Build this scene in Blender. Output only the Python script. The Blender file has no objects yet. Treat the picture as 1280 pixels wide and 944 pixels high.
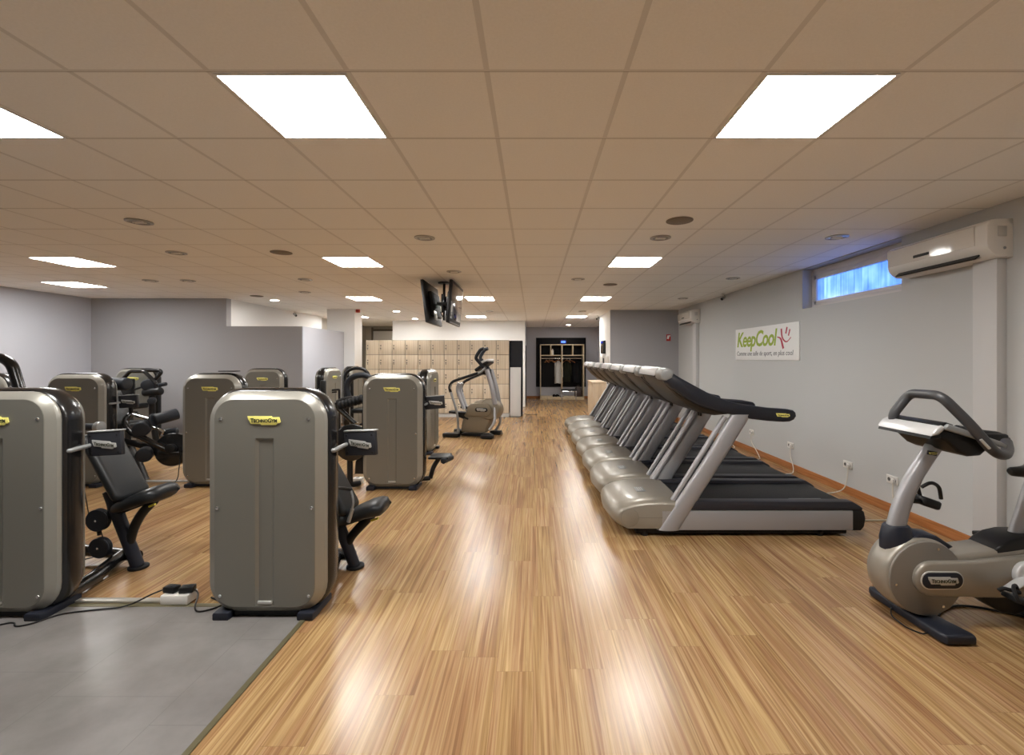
import bpy, bmesh, math, random
from mathutils import Vector, Matrix
random.seed(4)
PI = math.pi
R = math.radians
scene = bpy.context.scene
C = scene.collection

# ------------------------------------------------------------------ camera
FPX, CX, CY, CAMZ, CEIL = 569.0, 666.0, 447.5, 1.62, 2.855
cam_d = bpy.data.cameras.new('camera')
cam = bpy.data.objects.new('camera', cam_d)
C.objects.link(cam)
cam.location = (0, 0, CAMZ)
cam.rotation_euler = (PI / 2, 0, 0)
cam_d.sensor_width = 36
cam_d.lens = FPX / 1280 * 36
cam_d.shift_x = -(CX - 640) / 1280
cam_d.shift_y = -(472 - CY) / 1280
cam_d.clip_start = 0.05
scene.camera = cam


def at(px, py, Y):
    """metric point at depth Y in the room that the survey of the photograph gives for a pixel"""
    return Vector(((px - CX) / FPX * Y, Y, CAMZ - (py - CY) / FPX * Y))


# ------------------------------------------------------------------ materials
MATS = {}


def mat(name, col, rough=.5, metal=0.0, spec=.5, coat=0.0, emit=None, estr=0.0, noise=0.0, nscale=40, bump=0.0, bscale=200):
    m = bpy.data.materials.new(name)
    m.use_nodes = True
    nt = m.node_tree
    b = nt.nodes['Principled BSDF']
    b.inputs['Base Color'].default_value = (*col, 1)
    b.inputs['Roughness'].default_value = rough
    b.inputs['Metallic'].default_value = metal
    b.inputs['Specular IOR Level'].default_value = spec
    b.inputs['Coat Weight'].default_value = coat
    b.inputs['Coat Roughness'].default_value = .12
    if emit:
        b.inputs['Emission Color'].default_value = (*emit, 1)
        b.inputs['Emission Strength'].default_value = estr
    if noise:
        tc = nt.nodes.new('ShaderNodeTexCoord')
        n = nt.nodes.new('ShaderNodeTexNoise')
        n.inputs['Scale'].default_value = nscale
        n.inputs['Detail'].default_value = 4
        nt.links.new(tc.outputs['Object'], n.inputs['Vector'])
        r = nt.nodes.new('ShaderNodeValToRGB')
        r.color_ramp.elements[0].position = .3
        r.color_ramp.elements[1].position = .7
        r.color_ramp.elements[0].color = (*[c * (1 - noise) for c in col], 1)
        r.color_ramp.elements[1].color = (*[min(1, c * (1 + noise)) for c in col], 1)
        nt.links.new(n.outputs['Fac'], r.inputs['Fac'])
        nt.links.new(r.outputs['Color'], b.inputs['Base Color'])
    if bump:
        tc = nt.nodes.new('ShaderNodeTexCoord')
        n = nt.nodes.new('ShaderNodeTexNoise')
        n.inputs['Scale'].default_value = bscale
        n.inputs['Detail'].default_value = 3
        nt.links.new(tc.outputs['Object'], n.inputs['Vector'])
        bp = nt.nodes.new('ShaderNodeBump')
        bp.inputs['Strength'].default_value = bump
        bp.inputs['Distance'].default_value = .002
        nt.links.new(n.outputs['Fac'], bp.inputs['Height'])
        nt.links.new(bp.outputs['Normal'], b.inputs['Normal'])
    MATS[name] = m
    return m


def N(nt, typ, **kw):
    n = nt.nodes.new(typ)
    for k, v in kw.items():
        setattr(n, k, v)
    return n


def math_node(nt, op, a, b=None, c=None):
    n = nt.nodes.new('ShaderNodeMath')
    n.operation = op
    for i, v in enumerate((a, b, c)):
        if v is None:
            continue
        if isinstance(v, (int, float)):
            n.inputs[i].default_value = v
        else:
            nt.links.new(v, n.inputs[i])
    return n.outputs[0]


def mix_rgb(nt, fac, a, b, mode='MIX'):
    n = nt.nodes.new('ShaderNodeMix')
    n.data_type = 'RGBA'
    n.blend_type = mode
    for sock, v in ((n.inputs[0], fac), (n.inputs[6], a), (n.inputs[7], b)):
        if isinstance(v, (int, float)):
            sock.default_value = v
        elif isinstance(v, tuple):
            sock.default_value = (*v, 1)
        else:
            nt.links.new(v, sock)
    return n.outputs[2]


def ramp(nt, fac, stops):
    r = nt.nodes.new('ShaderNodeValToRGB')
    cr = r.color_ramp
    while len(cr.elements) < len(stops):
        cr.elements.new(.5)
    for e, (p, c) in zip(cr.elements, stops):
        e.position = p
        e.color = (*c, 1)
    nt.links.new(fac, r.inputs['Fac'])
    return r.outputs['Color']


def wood_floor_mat():
    m = bpy.data.materials.new('laminate_planks')
    m.use_nodes = True
    nt = m.node_tree
    b = nt.nodes['Principled BSDF']
    tc = N(nt, 'ShaderNodeTexCoord')
    sep = N(nt, 'ShaderNodeSeparateXYZ')
    nt.links.new(tc.outputs['Object'], sep.inputs[0])
    x, y = sep.outputs[0], sep.outputs[1]
    pw, pl = .19, 1.28
    col = math_node(nt, 'FLOOR', math_node(nt, 'DIVIDE', x, pw))
    wn = N(nt, 'ShaderNodeTexWhiteNoise', noise_dimensions='1D')
    nt.links.new(col, wn.inputs['W'])
    yo = math_node(nt, 'ADD', y, math_node(nt, 'MULTIPLY', wn.outputs['Value'], pl))
    row = math_node(nt, 'FLOOR', math_node(nt, 'DIVIDE', yo, pl))
    wn2 = N(nt, 'ShaderNodeTexWhiteNoise', noise_dimensions='2D')
    cmb = N(nt, 'ShaderNodeCombineXYZ')
    nt.links.new(col, cmb.inputs[0]); nt.links.new(row, cmb.inputs[1])
    nt.links.new(cmb.outputs[0], wn2.inputs['Vector'])
    rnd = wn2.outputs['Value']
    # streaks: noise stretched along the plank
    v = N(nt, 'ShaderNodeCombineXYZ')
    nt.links.new(math_node(nt, 'MULTIPLY', x, 62), v.inputs[0])
    nt.links.new(math_node(nt, 'ADD', math_node(nt, 'MULTIPLY', y, 1.1), math_node(nt, 'MULTIPLY', rnd, 40)), v.inputs[1])
    nt.links.new(math_node(nt, 'MULTIPLY', rnd, 17), v.inputs[2])
    n1 = N(nt, 'ShaderNodeTexNoise')
    n1.inputs['Scale'].default_value = 1
    n1.inputs['Detail'].default_value = 4
    n1.inputs['Distortion'].default_value = .7
    nt.links.new(v.outputs[0], n1.inputs['Vector'])
    v2 = N(nt, 'ShaderNodeCombineXYZ')
    nt.links.new(math_node(nt, 'MULTIPLY', x, 9), v2.inputs[0])
    nt.links.new(math_node(nt, 'ADD', math_node(nt, 'MULTIPLY', y, .7), math_node(nt, 'MULTIPLY', rnd, 31)), v2.inputs[1])
    n2 = N(nt, 'ShaderNodeTexNoise')
    n2.inputs['Scale'].default_value = 1
    n2.inputs['Detail'].default_value = 2
    nt.links.new(v2.outputs[0], n2.inputs['Vector'])
    s = math_node(nt, 'ADD', math_node(nt, 'MULTIPLY', n1.outputs['Fac'], .72), math_node(nt, 'MULTIPLY', n2.outputs['Fac'], .28))
    s = math_node(nt, 'ADD', s, math_node(nt, 'MULTIPLY', math_node(nt, 'SUBTRACT', rnd, .5), .07))
    ya = ramp(nt, s, [(.28, (.155, .080, .032)), (.41, (.268, .152, .061)), (.52, (.365, .228, .098)), (.68, (.53, .36, .172))])
    yb = ramp(nt, s, [(.28, (.155, .073, .032)), (.41, (.262, .136, .061)), (.52, (.345, .199, .094)), (.68, (.47, .305, .155))])
    v3 = N(nt, 'ShaderNodeCombineXYZ')
    nt.links.new(math_node(nt, 'MULTIPLY', x, 16), v3.inputs[0])
    nt.links.new(math_node(nt, 'ADD', math_node(nt, 'MULTIPLY', y, .5), math_node(nt, 'MULTIPLY', rnd, 53)), v3.inputs[1])
    n3 = N(nt, 'ShaderNodeTexNoise')
    n3.inputs['Scale'].default_value = 1
    n3.inputs['Detail'].default_value = 2
    nt.links.new(v3.outputs[0], n3.inputs['Vector'])
    hue = N(nt, 'ShaderNodeMapRange')
    hue.inputs[1].default_value = .42
    hue.inputs[2].default_value = .60
    nt.links.new(n3.outputs['Fac'], hue.inputs[0])
    c = mix_rgb(nt, hue.outputs[0], ya, yb)
    # fine dark pores drawn out along the plank
    v4 = N(nt, 'ShaderNodeCombineXYZ')
    nt.links.new(math_node(nt, 'MULTIPLY', x, 210), v4.inputs[0])
    nt.links.new(math_node(nt, 'ADD', math_node(nt, 'MULTIPLY', y, 3.0), math_node(nt, 'MULTIPLY', rnd, 71)), v4.inputs[1])
    n4 = N(nt, 'ShaderNodeTexNoise')
    n4.inputs['Scale'].default_value = 1
    n4.inputs['Detail'].default_value = 2
    n4.inputs['Distortion'].default_value = .8
    nt.links.new(v4.outputs[0], n4.inputs['Vector'])
    pore = N(nt, 'ShaderNodeMapRange')
    pore.inputs[1].default_value = .56
    pore.inputs[2].default_value = .70
    pore.inputs[4].default_value = .5
    nt.links.new(n4.outputs['Fac'], pore.inputs[0])
    c = mix_rgb(nt, pore.outputs[0], c, (.155, .085, .045))
    # joints
    fx = math_node(nt, 'FRACT', math_node(nt, 'DIVIDE', x, pw))
    fy = math_node(nt, 'FRACT', math_node(nt, 'DIVIDE', yo, pl))
    j = math_node(nt, 'MAXIMUM', math_node(nt, 'LESS_THAN', fx, .012), math_node(nt, 'LESS_THAN', fy, .0022))
    c = mix_rgb(nt, math_node(nt, 'MULTIPLY', j, .35), c, (.14, .075, .04))
    nt.links.new(c, b.inputs['Base Color'])
    b.inputs['Roughness'].default_value = .27
    b.inputs['Specular IOR Level'].default_value = .5
    MATS['floor'] = m


def vinyl_mat():
    m = bpy.data.materials.new('grey_vinyl_tiles')
    m.use_nodes = True
    nt = m.node_tree
    b = nt.nodes['Principled BSDF']
    tc = N(nt, 'ShaderNodeTexCoord')
    sep = N(nt, 'ShaderNodeSeparateXYZ')
    nt.links.new(tc.outputs['Object'], sep.inputs[0])
    x, y = sep.outputs[0], sep.outputs[1]
    n = N(nt, 'ShaderNodeTexNoise')
    n.inputs['Scale'].default_value = 2.6
    n.inputs['Detail'].default_value = 6
    n.inputs['Roughness'].default_value = .6
    nt.links.new(tc.outputs['Object'], n.inputs['Vector'])
    fx = math_node(nt, 'FRACT', math_node(nt, 'DIVIDE', math_node(nt, 'ADD', x, 1.62 + 8), .61))
    rowx = math_node(nt, 'FLOOR', math_node(nt, 'DIVIDE', math_node(nt, 'ADD', x, 1.62 + 8), .61))
    yy = math_node(nt, 'ADD', y, math_node(nt, 'MULTIPLY', rowx, .17))
    fy = math_node(nt, 'FRACT', math_node(nt, 'DIVIDE', math_node(nt, 'ADD', yy, 3.11), .61))
    j = math_node(nt, 'MAXIMUM', math_node(nt, 'LESS_THAN', fx, .005), math_node(nt, 'LESS_THAN', fy, .005))
    c = ramp(nt, n.outputs['Fac'], [(.32, (.135, .124, .117)), (.5, (.172, .160, .153)), (.70, (.21, .197, .19))])
    c = mix_rgb(nt, math_node(nt, 'MULTIPLY', j, .5), c, (.08, .075, .07))
    nt.links.new(c, b.inputs['Base Color'])
    b.inputs['Roughness'].default_value = .42
    MATS['vinyl'] = m


def ceiling_mat():
    m = bpy.data.materials.new('mineral_fibre_ceiling_tiles')
    m.use_nodes = True
    nt = m.node_tree
    b = nt.nodes['Principled BSDF']
    tc = N(nt, 'ShaderNodeTexCoord')
    sep = N(nt, 'ShaderNodeSeparateXYZ')
    nt.links.new(tc.outputs['Object'], sep.inputs[0])
    x, y = sep.outputs[0], sep.outputs[1]
    ux = math_node(nt, 'DIVIDE', math_node(nt, 'ADD', x, .198 + 12), .6)
    uy = math_node(nt, 'DIVIDE', math_node(nt, 'ADD', y, -1.96 + 12), .6)
    fx = math_node(nt, 'FRACT', math_node(nt, 'ADD', ux, .02))
    fy = math_node(nt, 'FRACT', math_node(nt, 'ADD', uy, .02))
    bar = math_node(nt, 'MAXIMUM', math_node(nt, 'LESS_THAN', fx, .04), math_node(nt, 'LESS_THAN', fy, .022))
    # thin shadow gap of the tile edge next to the bar
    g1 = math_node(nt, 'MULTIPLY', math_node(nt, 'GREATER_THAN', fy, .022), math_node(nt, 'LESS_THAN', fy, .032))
    wn = N(nt, 'ShaderNodeTexWhiteNoise', noise_dimensions='2D')
    cb = N(nt, 'ShaderNodeCombineXYZ')
    nt.links.new(math_node(nt, 'FLOOR', ux), cb.inputs[0]); nt.links.new(math_node(nt, 'FLOOR', uy), cb.inputs[1])
    nt.links.new(cb.outputs[0], wn.inputs['Vector'])
    n = N(nt, 'ShaderNodeTexNoise')
    n.inputs['Scale'].default_value = 90
    n.inputs['Detail'].default_value = 4
    nt.links.new(tc.outputs['Object'], n.inputs['Vector'])
    t = ramp(nt, n.outputs['Fac'], [(.3, CEIL_A), (.7, CEIL_B)])
    t = mix_rgb(nt, math_node(nt, 'MULTIPLY', wn.outputs['Value'], .10), t, (.86, .83, .78))
    c = mix_rgb(nt, bar, t, CEIL_BAR)
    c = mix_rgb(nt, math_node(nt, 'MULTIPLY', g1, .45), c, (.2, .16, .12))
    nt.links.new(c, b.inputs['Base Color'])
    b.inputs['Roughness'].default_value = .75
    b.inputs['Specular IOR Level'].default_value = .3
    h = math_node(nt, 'ADD', math_node(nt, 'MULTIPLY', n.outputs['Fac'], .3), math_node(nt, 'MULTIPLY', bar, 1.0))
    bp = N(nt, 'ShaderNodeBump')
    bp.inputs['Strength'].default_value = .35
    bp.inputs['Distance'].default_value = .004
    nt.links.new(h, bp.inputs['Height'])
    nt.links.new(bp.outputs['Normal'], b.inputs['Normal'])
    MATS['ceiling'] = m


def locker_mat(name, c1, c2, c3, sx, sz, rough=.45):
    m = bpy.data.materials.new(name)
    m.use_nodes = True
    nt = m.node_tree
    b = nt.nodes['Principled BSDF']
    tc = N(nt, 'ShaderNodeTexCoord')
    mp = N(nt, 'ShaderNodeMapping')
    mp.inputs['Scale'].default_value = (sx, sx, sz)
    nt.links.new(tc.outputs['Object'], mp.inputs['Vector'])
    n = N(nt, 'ShaderNodeTexNoise')
    n.inputs['Scale'].default_value = 1
    n.inputs['Detail'].default_value = 4
    nt.links.new(mp.outputs[0], n.inputs['Vector'])
    c = ramp(nt, n.outputs['Fac'], [(.3, c1), (.5, c2), (.7, c3)])
    nt.links.new(c, b.inputs['Base Color'])
    b.inputs['Roughness'].default_value = rough
    MATS[name] = m


def window_glass_mat():
    m = bpy.data.materials.new('ribbed_frosted_pane')
    m.use_nodes = True
    nt = m.node_tree
    nt.nodes.remove(nt.nodes['Principled BSDF'])
    out = nt.nodes['Material Output']
    tc = N(nt, 'ShaderNodeTexCoord')
    mp = N(nt, 'ShaderNodeMapping')
    mp.inputs['Scale'].default_value = (1, 26, 1.2)
    nt.links.new(tc.outputs['Object'], mp.inputs['Vector'])
    n = N(nt, 'ShaderNodeTexNoise')
    n.inputs['Scale'].default_value = 1
    n.inputs['Detail'].default_value = 5
    nt.links.new(mp.outputs[0], n.inputs['Vector'])
    n2 = N(nt, 'ShaderNodeTexNoise')
    n2.inputs['Scale'].default_value = 5
    nt.links.new(tc.outputs['Object'], n2.inputs['Vector'])
    f = math_node(nt, 'ADD', math_node(nt, 'MULTIPLY', n.outputs['Fac'], .6), math_node(nt, 'MULTIPLY', n2.outputs['Fac'], .4))
    c = ramp(nt, f, [(.35, (.42, .52, .80)), (.5, (.62, .74, .95)), (.65, (.92, .97, 1))])
    t = N(nt, 'ShaderNodeBsdfTranslucent')
    tr = N(nt, 'ShaderNodeBsdfTransparent')
    gl = N(nt, 'ShaderNodeBsdfGlossy')
    gl.inputs['Roughness'].default_value = .15
    nt.links.new(c, t.inputs['Color'])
    nt.links.new(c, tr.inputs['Color'])
    mx = N(nt, 'ShaderNodeMixShader')
    mx.inputs[0].default_value = .55
    nt.links.new(t.outputs[0], mx.inputs[1]); nt.links.new(tr.outputs[0], mx.inputs[2])
    mx2 = N(nt, 'ShaderNodeMixShader')
    mx2.inputs[0].default_value = .05
    nt.links.new(mx.outputs[0], mx2.inputs[1]); nt.links.new(gl.outputs[0], mx2.inputs[2])
    nt.links.new(mx2.outputs[0], out.inputs['Surface'])
    MATS['window_glass'] = m


CEIL_A, CEIL_B, CEIL_BAR = (.92, .905, .865), (.96, .945, .905), (.77, .75, .71)
wood_floor_mat(); vinyl_mat(); ceiling_mat(); window_glass_mat()
locker_mat('locker_wood', (.58, .48, .35), (.66, .56, .425), (.72, .63, .50), 22, .8)
locker_mat('counter_wood', (.52, .40, .27), (.62, .49, .34), (.68, .55, .4), 10, 1.5)
locker_mat('baseboard_wood', (.30, .11, .035), (.40, .155, .05), (.47, .20, .075), 3, 60, .35)
mat('wall_grey', (.52, .525, .52), .75, bump=.12, bscale=160)
mat('wall_grey_cool_lit', (.51, .52, .57), .75, bump=.12, bscale=160)  # wall grey tinted bluish to carry the cooler light on these walls
mat('wall_grey_deep_shade', (.36, .36, .375), .75, bump=.12, bscale=160)  # darker grey for the back walls; shade put into colour on the partition front
mat('wall_white', (.84, .835, .82), .7, bump=.15, bscale=120)
mat('wall_beige', (.50, .47, .41), .75, bump=.1)
mat('trunking', (.57, .565, .56), .55)
mat('shell', (.205, .198, .172), .34, .35, coat=.2)
mat('shell_rim_lit', (.30, .29, .255), .34, .35, coat=.2)  # shell colour lightened to paint in the light its slanted rim catches
mat('black_gloss', (.006, .006, .0065), .26, coat=.25)
mat('black', (.007, .007, .0075), .42, spec=.35)
mat('black_matt', (.009, .009, .010), .65, spec=.3)
mat('vinyl_pad', (.009, .0105, .012), .40, spec=.4, bump=.15, bscale=300)
mat('rubber_roller', (.016, .019, .025), .55, spec=.3)
mat('rubber_grey', (.045, .045, .048), .42)
mat('display_grey', (.020, .021, .026), .45, spec=.4)
mat('navy', (.012, .0145, .024), .45, spec=.4)
mat('navy_rail', (.014, .0155, .022), .40, spec=.45)
mat('deck_trim', (.022, .022, .029), .5, spec=.4, bump=.3, bscale=500)
mat('belt', (.0045, .005, .0075), .5, spec=.3, bump=.15, bscale=700)
mat('silver', (.36, .36, .375), .38, .35)
mat('silver_dark', (.30, .31, .31), .40, .4)
mat('console_silver', (.55, .55, .55), .34, .25)
mat('hood', (.275, .25, .208), .38, .3, coat=.15)
mat('hood_line', (.17, .15, .125), .5)
mat('bike_body', (.30, .275, .235), .36, .35, coat=.15)
mat('bike_disc', (.215, .198, .175), .44, .3)
mat('climber_body', (.215, .183, .132), .42, .3)
mat('chrome', (.75, .75, .75), .14, 1.0)
mat('badge_yellow', (.80, .74, .20), .4)
mat('badge_silver', (.60, .60, .58), .3, .5)
mat('badge_ink', (.03, .035, .02), .5)
mat('console_under', (.034, .029, .024), .45)
mat('white_plastic', (.74, .72, .68), .35)
mat('ac_front', (.70, .67, .62), .10, coat=.6)
mat('ac_slot', (.02, .02, .02), .6)
mat('pvc_white', (.66, .62, .58), .4)
mat('cabinet_white', (.60, .60, .59), .4)
mat('dark_panel', (.006, .0065, .011), .55, spec=.3)
mat('dark_rack', (.004, .004, .006), .6, spec=.3)
mat('rack_wood', (.66, .54, .36), .45, noise=.12, nscale=20)
mat('fixture_frame', (.80, .79, .77), .4)
mat('lamp', (.9, .9, .88), .5, emit=(1.0, .985, .955), estr=15.0)
mat('spot', (.9, .9, .88), .5, emit=(1.0, .95, .88), estr=45.0)
mat('spot_off', (.40, .38, .35), .3, .6)
mat('spot_bulb', (.62, .62, .60), .2, .3)
mat('speaker_grille', (.22, .185, .145), .7, noise=.25, nscale=260)
mat('sign_board', (.86, .855, .84), .5)
mat('sign_green', (.33, .45, .035), .5)
mat('sign_red', (.46, .035, .075), .5)
mat('sign_grey', (.10, .10, .11), .6)
mat('tv_screen', (.02, .018, .017), .07, coat=.6)
mat('red_plastic', (.55, .07, .02), .4)
mat('sign_fire', (.42, .02, .02), .5)
mat('clock_glow', (.05, .05, .4), .4, emit=(.03, .08, 1.0), estr=1.6)
mat('clock_body', (.012, .012, .05), .4)
mat('jacket', (.62, .61, .58), .85)
mat('garment_olive', (.016, .016, .009), .9, spec=.2)
mat('garment_black', (.006, .006, .007), .9, spec=.2)
mat('hanger_wood', (.34, .13, .045), .5)
mat('leather_brown', (.05, .028, .022), .5)
mat('aluminium', (.55, .53, .48), .35, .6)
mat('edge_trim', (.12, .105, .055), .45, .2)
mat('cord_white', (.66, .62, .54), .5)
mat('cord_beige', (.42, .37, .27), .5)
mat('frosted', (.40, .42, .30), .3)
mat('lock_metal', (.16, .15, .14), .4, .6)
mat('socket_hole', (.12, .115, .11), .6)
mat('lever_yellow', (.75, .66, .06), .45)
mat('polish_grey', (.32, .33, .34), .3, .6)


# ------------------------------------------------------------------ mesh helpers
class MB:
    """collects shapes in world metres; build() links them as ONE mesh object, local to the given origin"""

    def __init__(self, origin=(0, 0, 0)):
        self.bm = bmesh.new()
        self.o = Vector(origin)

    def _merge(self, t):
        me = bpy.data.meshes.new('tmp')
        t.to_mesh(me)
        t.free()
        self.bm.from_mesh(me)
        bpy.data.meshes.remove(me)

    def box(self, c, s, bev=0.0, rot=None, seg=2):
        t = bmesh.new()
        bmesh.ops.create_cube(t, size=1)
        bmesh.ops.scale(t, vec=Vector(s), verts=t.verts)
        if bev:
            bmesh.ops.bevel(t, geom=list(t.edges), offset=bev, segments=seg, profile=.5, affect='EDGES')
        M = Matrix.Translation(Vector(c))
        if rot is not None:
            M = M @ (rot if isinstance(rot, Matrix) else Matrix.Rotation(rot, 4, 'Z'))
        bmesh.ops.transform(t, matrix=M, verts=t.verts)
        self._merge(t)
        return self

    def bb(self, x0, x1, y0, y1, z0, z1, bev=0.0):
        return self.box(((x0 + x1) / 2, (y0 + y1) / 2, (z0 + z1) / 2), (abs(x1 - x0), abs(y1 - y0), abs(z1 - z0)), bev)

    def loft(self, loops, cap0=True, cap1=True, closed=True):
        bm = self.bm
        rows = [[bm.verts.new(Vector(p)) for p in lp] for lp in loops]
        n = len(rows[0])
        for a, b in zip(rows, rows[1:]):
            for i in range(n if closed else n - 1):
                j = (i + 1) % n
                try:
                    bm.faces.new((a[i], a[j], b[j], b[i]))
                except ValueError:
                    pass
        if cap0:
            bm.faces.new(rows[0])
        if cap1:
            bm.faces.new(list(reversed(rows[-1])))
        return self

    def tube(self, pts, r, n=12, fillet=0.0, caps=True, rz=None, up=None):
        """round (or with rz flattened) tube along a polyline"""
        pts = [Vector(p) for p in pts]
        if fillet:
            pts = round_path(pts, fillet)
        rad = r if isinstance(r, (list, tuple)) else None
        T = []
        for i in range(len(pts)):
            a = pts[max(i - 1, 0)]
            b = pts[min(i + 1, len(pts) - 1)]
            T.append((b - a).normalized())
        u = Vector(up) if up is not None else (Vector((0, 0, 1)) if abs(T[0].z) < .9 else Vector((0, 1, 0)))
        loops = []
        for i, (p, t) in enumerate(zip(pts, T)):
            s = t.cross(u)
            if s.length < 1e-5:
                s = t.cross(Vector((1, .3, 0)))
            s.normalize()
            u = s.cross(t).normalized()
            rr = (rad[min(i, len(rad) - 1)] if rad else r)
            r2 = rr if rz is None else rz
            loops.append([p + s * (math.cos(2 * PI * k / n) * rr) + u * (math.sin(2 * PI * k / n) * r2) for k in range(n)])
        self.loft(loops, caps, caps)
        return self

    def cyl(self, a, b, r, n=24, bev=0.0, r2=None):
        a, b = Vector(a), Vector(b)
        r2 = r if r2 is None else r2
        d = (b - a)
        L = d.length
        d.normalize()
        u = Vector((0, 0, 1)) if abs(d.z) < .9 else Vector((0, 1, 0))
        s = d.cross(u).normalized()
        u = s.cross(d)
        st = [(0, r), (L, r2)] if not bev else [(0, r - bev), (bev * .3, r - bev * .3), (bev, r), (L - bev, r2), (L - bev * .3, r2 - bev * .3), (L, r2 - bev)]
        loops = [[a + d * h + s * (math.cos(2 * PI * k / n) * q) + u * (math.sin(2 * PI * k / n) * q) for k in range(n)] for h, q in st]
        self.loft(loops)
        return self

    def prism(self, poly, y0, y1, bev=0.0, plane='XZ'):
        """extrude a 2-D outline; bev rounds the two rims"""
        def P(p, y):
            if plane == 'XZ':
                return (p[0], y, p[1])
            if plane == 'YZ':
                return (y, p[0], p[1])
            return (p[0], p[1], y)
        sg = 1 if y1 > y0 else -1
        if bev:
            i1 = inset(poly, bev)
            i2 = inset(poly, bev * .3)
            st = [(i1, y0), (i2, y0 + sg * bev * .3), (poly, y0 + sg * bev), (poly, y1 - sg * bev), (i2, y1 - sg * bev * .3), (i1, y1)]
        else:
            st = [(poly, y0), (poly, y1)]
        self.loft([[P(p, y) for p in pl] for pl, y in st])
        return self

    def ball(self, c, s, seg=16):
        t = bmesh.new()
        bmesh.ops.create_uvsphere(t, u_segments=seg, v_segments=max(6, seg // 2), radius=1)
        bmesh.ops.scale(t, vec=Vector(s) if not isinstance(s, (int, float)) else Vector((s, s, s)), verts=t.verts)
        bmesh.ops.translate(t, vec=Vector(c), verts=t.verts)
        self._merge(t)
        return self

    def build(self, name, m, parent=None, sharp=38, kind=None):
        bm = self.bm
        bmesh.ops.recalc_face_normals(bm, faces=bm.faces)
        if self.o.length:
            bmesh.ops.translate(bm, vec=-self.o, verts=bm.verts)
        for f in bm.faces:
            f.smooth = True
        lim = R(sharp)
        for e in bm.edges:
            if len(e.link_faces) == 2:
                if e.link_faces[0].normal.angle(e.link_faces[1].normal, 0) > lim:
                    e.smooth = False
        me = bpy.data.meshes.new(name)
        bm.to_mesh(me)
        bm.free()
        me.materials.append(MATS[m])
        o = bpy.data.objects.new(name, me)
        C.objects.link(o)
        if parent is not None:
            o.parent = parent
        else:
            o.location = self.o
        if kind:
            o['kind'] = kind
        return o


def inset(poly, d):
    n = len(poly)
    area = sum(poly[i][0] * poly[(i + 1) % n][1] - poly[(i + 1) % n][0] * poly[i][1] for i in range(n))
    sg = 1 if area > 0 else -1
    out = []
    for i in range(n):
        p0, p1, p2 = Vector(poly[i - 1]), Vector(poly[i]), Vector(poly[(i + 1) % n])
        e1, e2 = (p1 - p0), (p2 - p1)
        if e1.length < 1e-9: e1 = e2
        if e2.length < 1e-9: e2 = e1
        n1 = Vector((-e1.y, e1.x)).normalized() * sg
        n2 = Vector((-e2.y, e2.x)).normalized() * sg
        b = n1 + n2
        if b.length < 1e-6:
            b = n1
        b.normalize()
        k = d / max(.5, b.dot(n1))
        q = p1 + b * k
        out.append((q.x, q.y))
    return out


def rrect(w, h, r, cx=0, cz=0, n=7):
    """rounded rectangle outline, counter-clockwise, n+1 points a corner"""
    pts = []
    for k, (sx, sz) in enumerate(((1, -1), (1, 1), (-1, 1), (-1, -1))):
        ccx, ccz = cx + sx * (w / 2 - r), cz + sz * (h / 2 - r)
        a0 = -PI / 2 + k * PI / 2
        for i in range(n + 1):
            a = a0 + (PI / 2) * i / n
            pts.append((ccx + r * math.cos(a), ccz + r * math.sin(a)))
    return pts


def round_path(pts, fr, n=6):
    out = [pts[0]]
    for i in range(1, len(pts) - 1):
        p0, p1, p2 = pts[i - 1], pts[i], pts[i + 1]
        d1, d2 = (p0 - p1), (p2 - p1)
        L = min(fr, d1.length * .48, d2.length * .48)
        a, b = p1 + d1.normalized() * L, p1 + d2.normalized() * L
        for k in range(n + 1):
            t = k / n
            out.append(a.lerp(p1, t).lerp(p1.lerp(b, t), t))
    out.append(pts[-1])
    return out


def thing(name, label, cat, loc=(0, 0, 0), rotz=0.0, group=None):
    o = bpy.data.objects.new(name, None)
    C.objects.link(o)
    o.location = loc
    o.rotation_euler = (0, 0, rotz)
    o.empty_display_size = .1
    return tag(o, label, cat, group)


def tag(o, label, cat, group=None):
    o['label'] = label
    o['category'] = cat
    if group:
        o['group'] = group
    return o


def struct(name, mb, m, parent=None):
    return mb.build(name, m, parent, kind=None if parent else 'structure')


def dup(root, loc, rotz=None, label=None, group=None):
    r = root.copy()
    C.objects.link(r)
    r.location = loc
    if rotz is not None:
        r.rotation_euler = (0, 0, rotz)
    if label:
        r['label'] = label
    if group:
        r['group'] = group
    for ch in list(root.children):
        c = ch.copy()
        C.objects.link(c)
        c.parent = r
        for g in list(ch.children):
            d = g.copy()
            C.objects.link(d)
            d.parent = c
    return r


def text_mesh(body, size, m, shear=0.0, bold=0.0, depth=.0008, caps=False, spacing=1.0, ax='CENTER', ay='CENTER'):
    cu = bpy.data.curves.new('lettering', 'FONT')
    cu.body = body
    cu.size = size
    cu.shear = shear
    cu.offset = bold
    cu.extrude = depth
    cu.align_x = ax
    cu.align_y = ay
    cu.space_character = spacing
    cu.resolution_u = 3
    if caps:
        cu.small_caps_scale = .78
        for bf in cu.body_format:
            bf.use_small_caps = True
    t = bpy.data.objects.new('lettering', cu)
    C.objects.link(t)
    bpy.context.view_layer.update()
    me = bpy.data.meshes.new_from_object(t.evaluated_get(bpy.context.evaluated_depsgraph_get()))
    bpy.data.objects.remove(t)
    bpy.data.curves.remove(cu)
    me.materials.clear()
    me.materials.append(MATS[m])
    return me


def place(name, me, loc, rot, parent):
    o = bpy.data.objects.new(name, me)
    C.objects.link(o)
    o.location = loc
    o.rotation_euler = rot
    if parent:
        o.parent = parent
    return o


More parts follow.
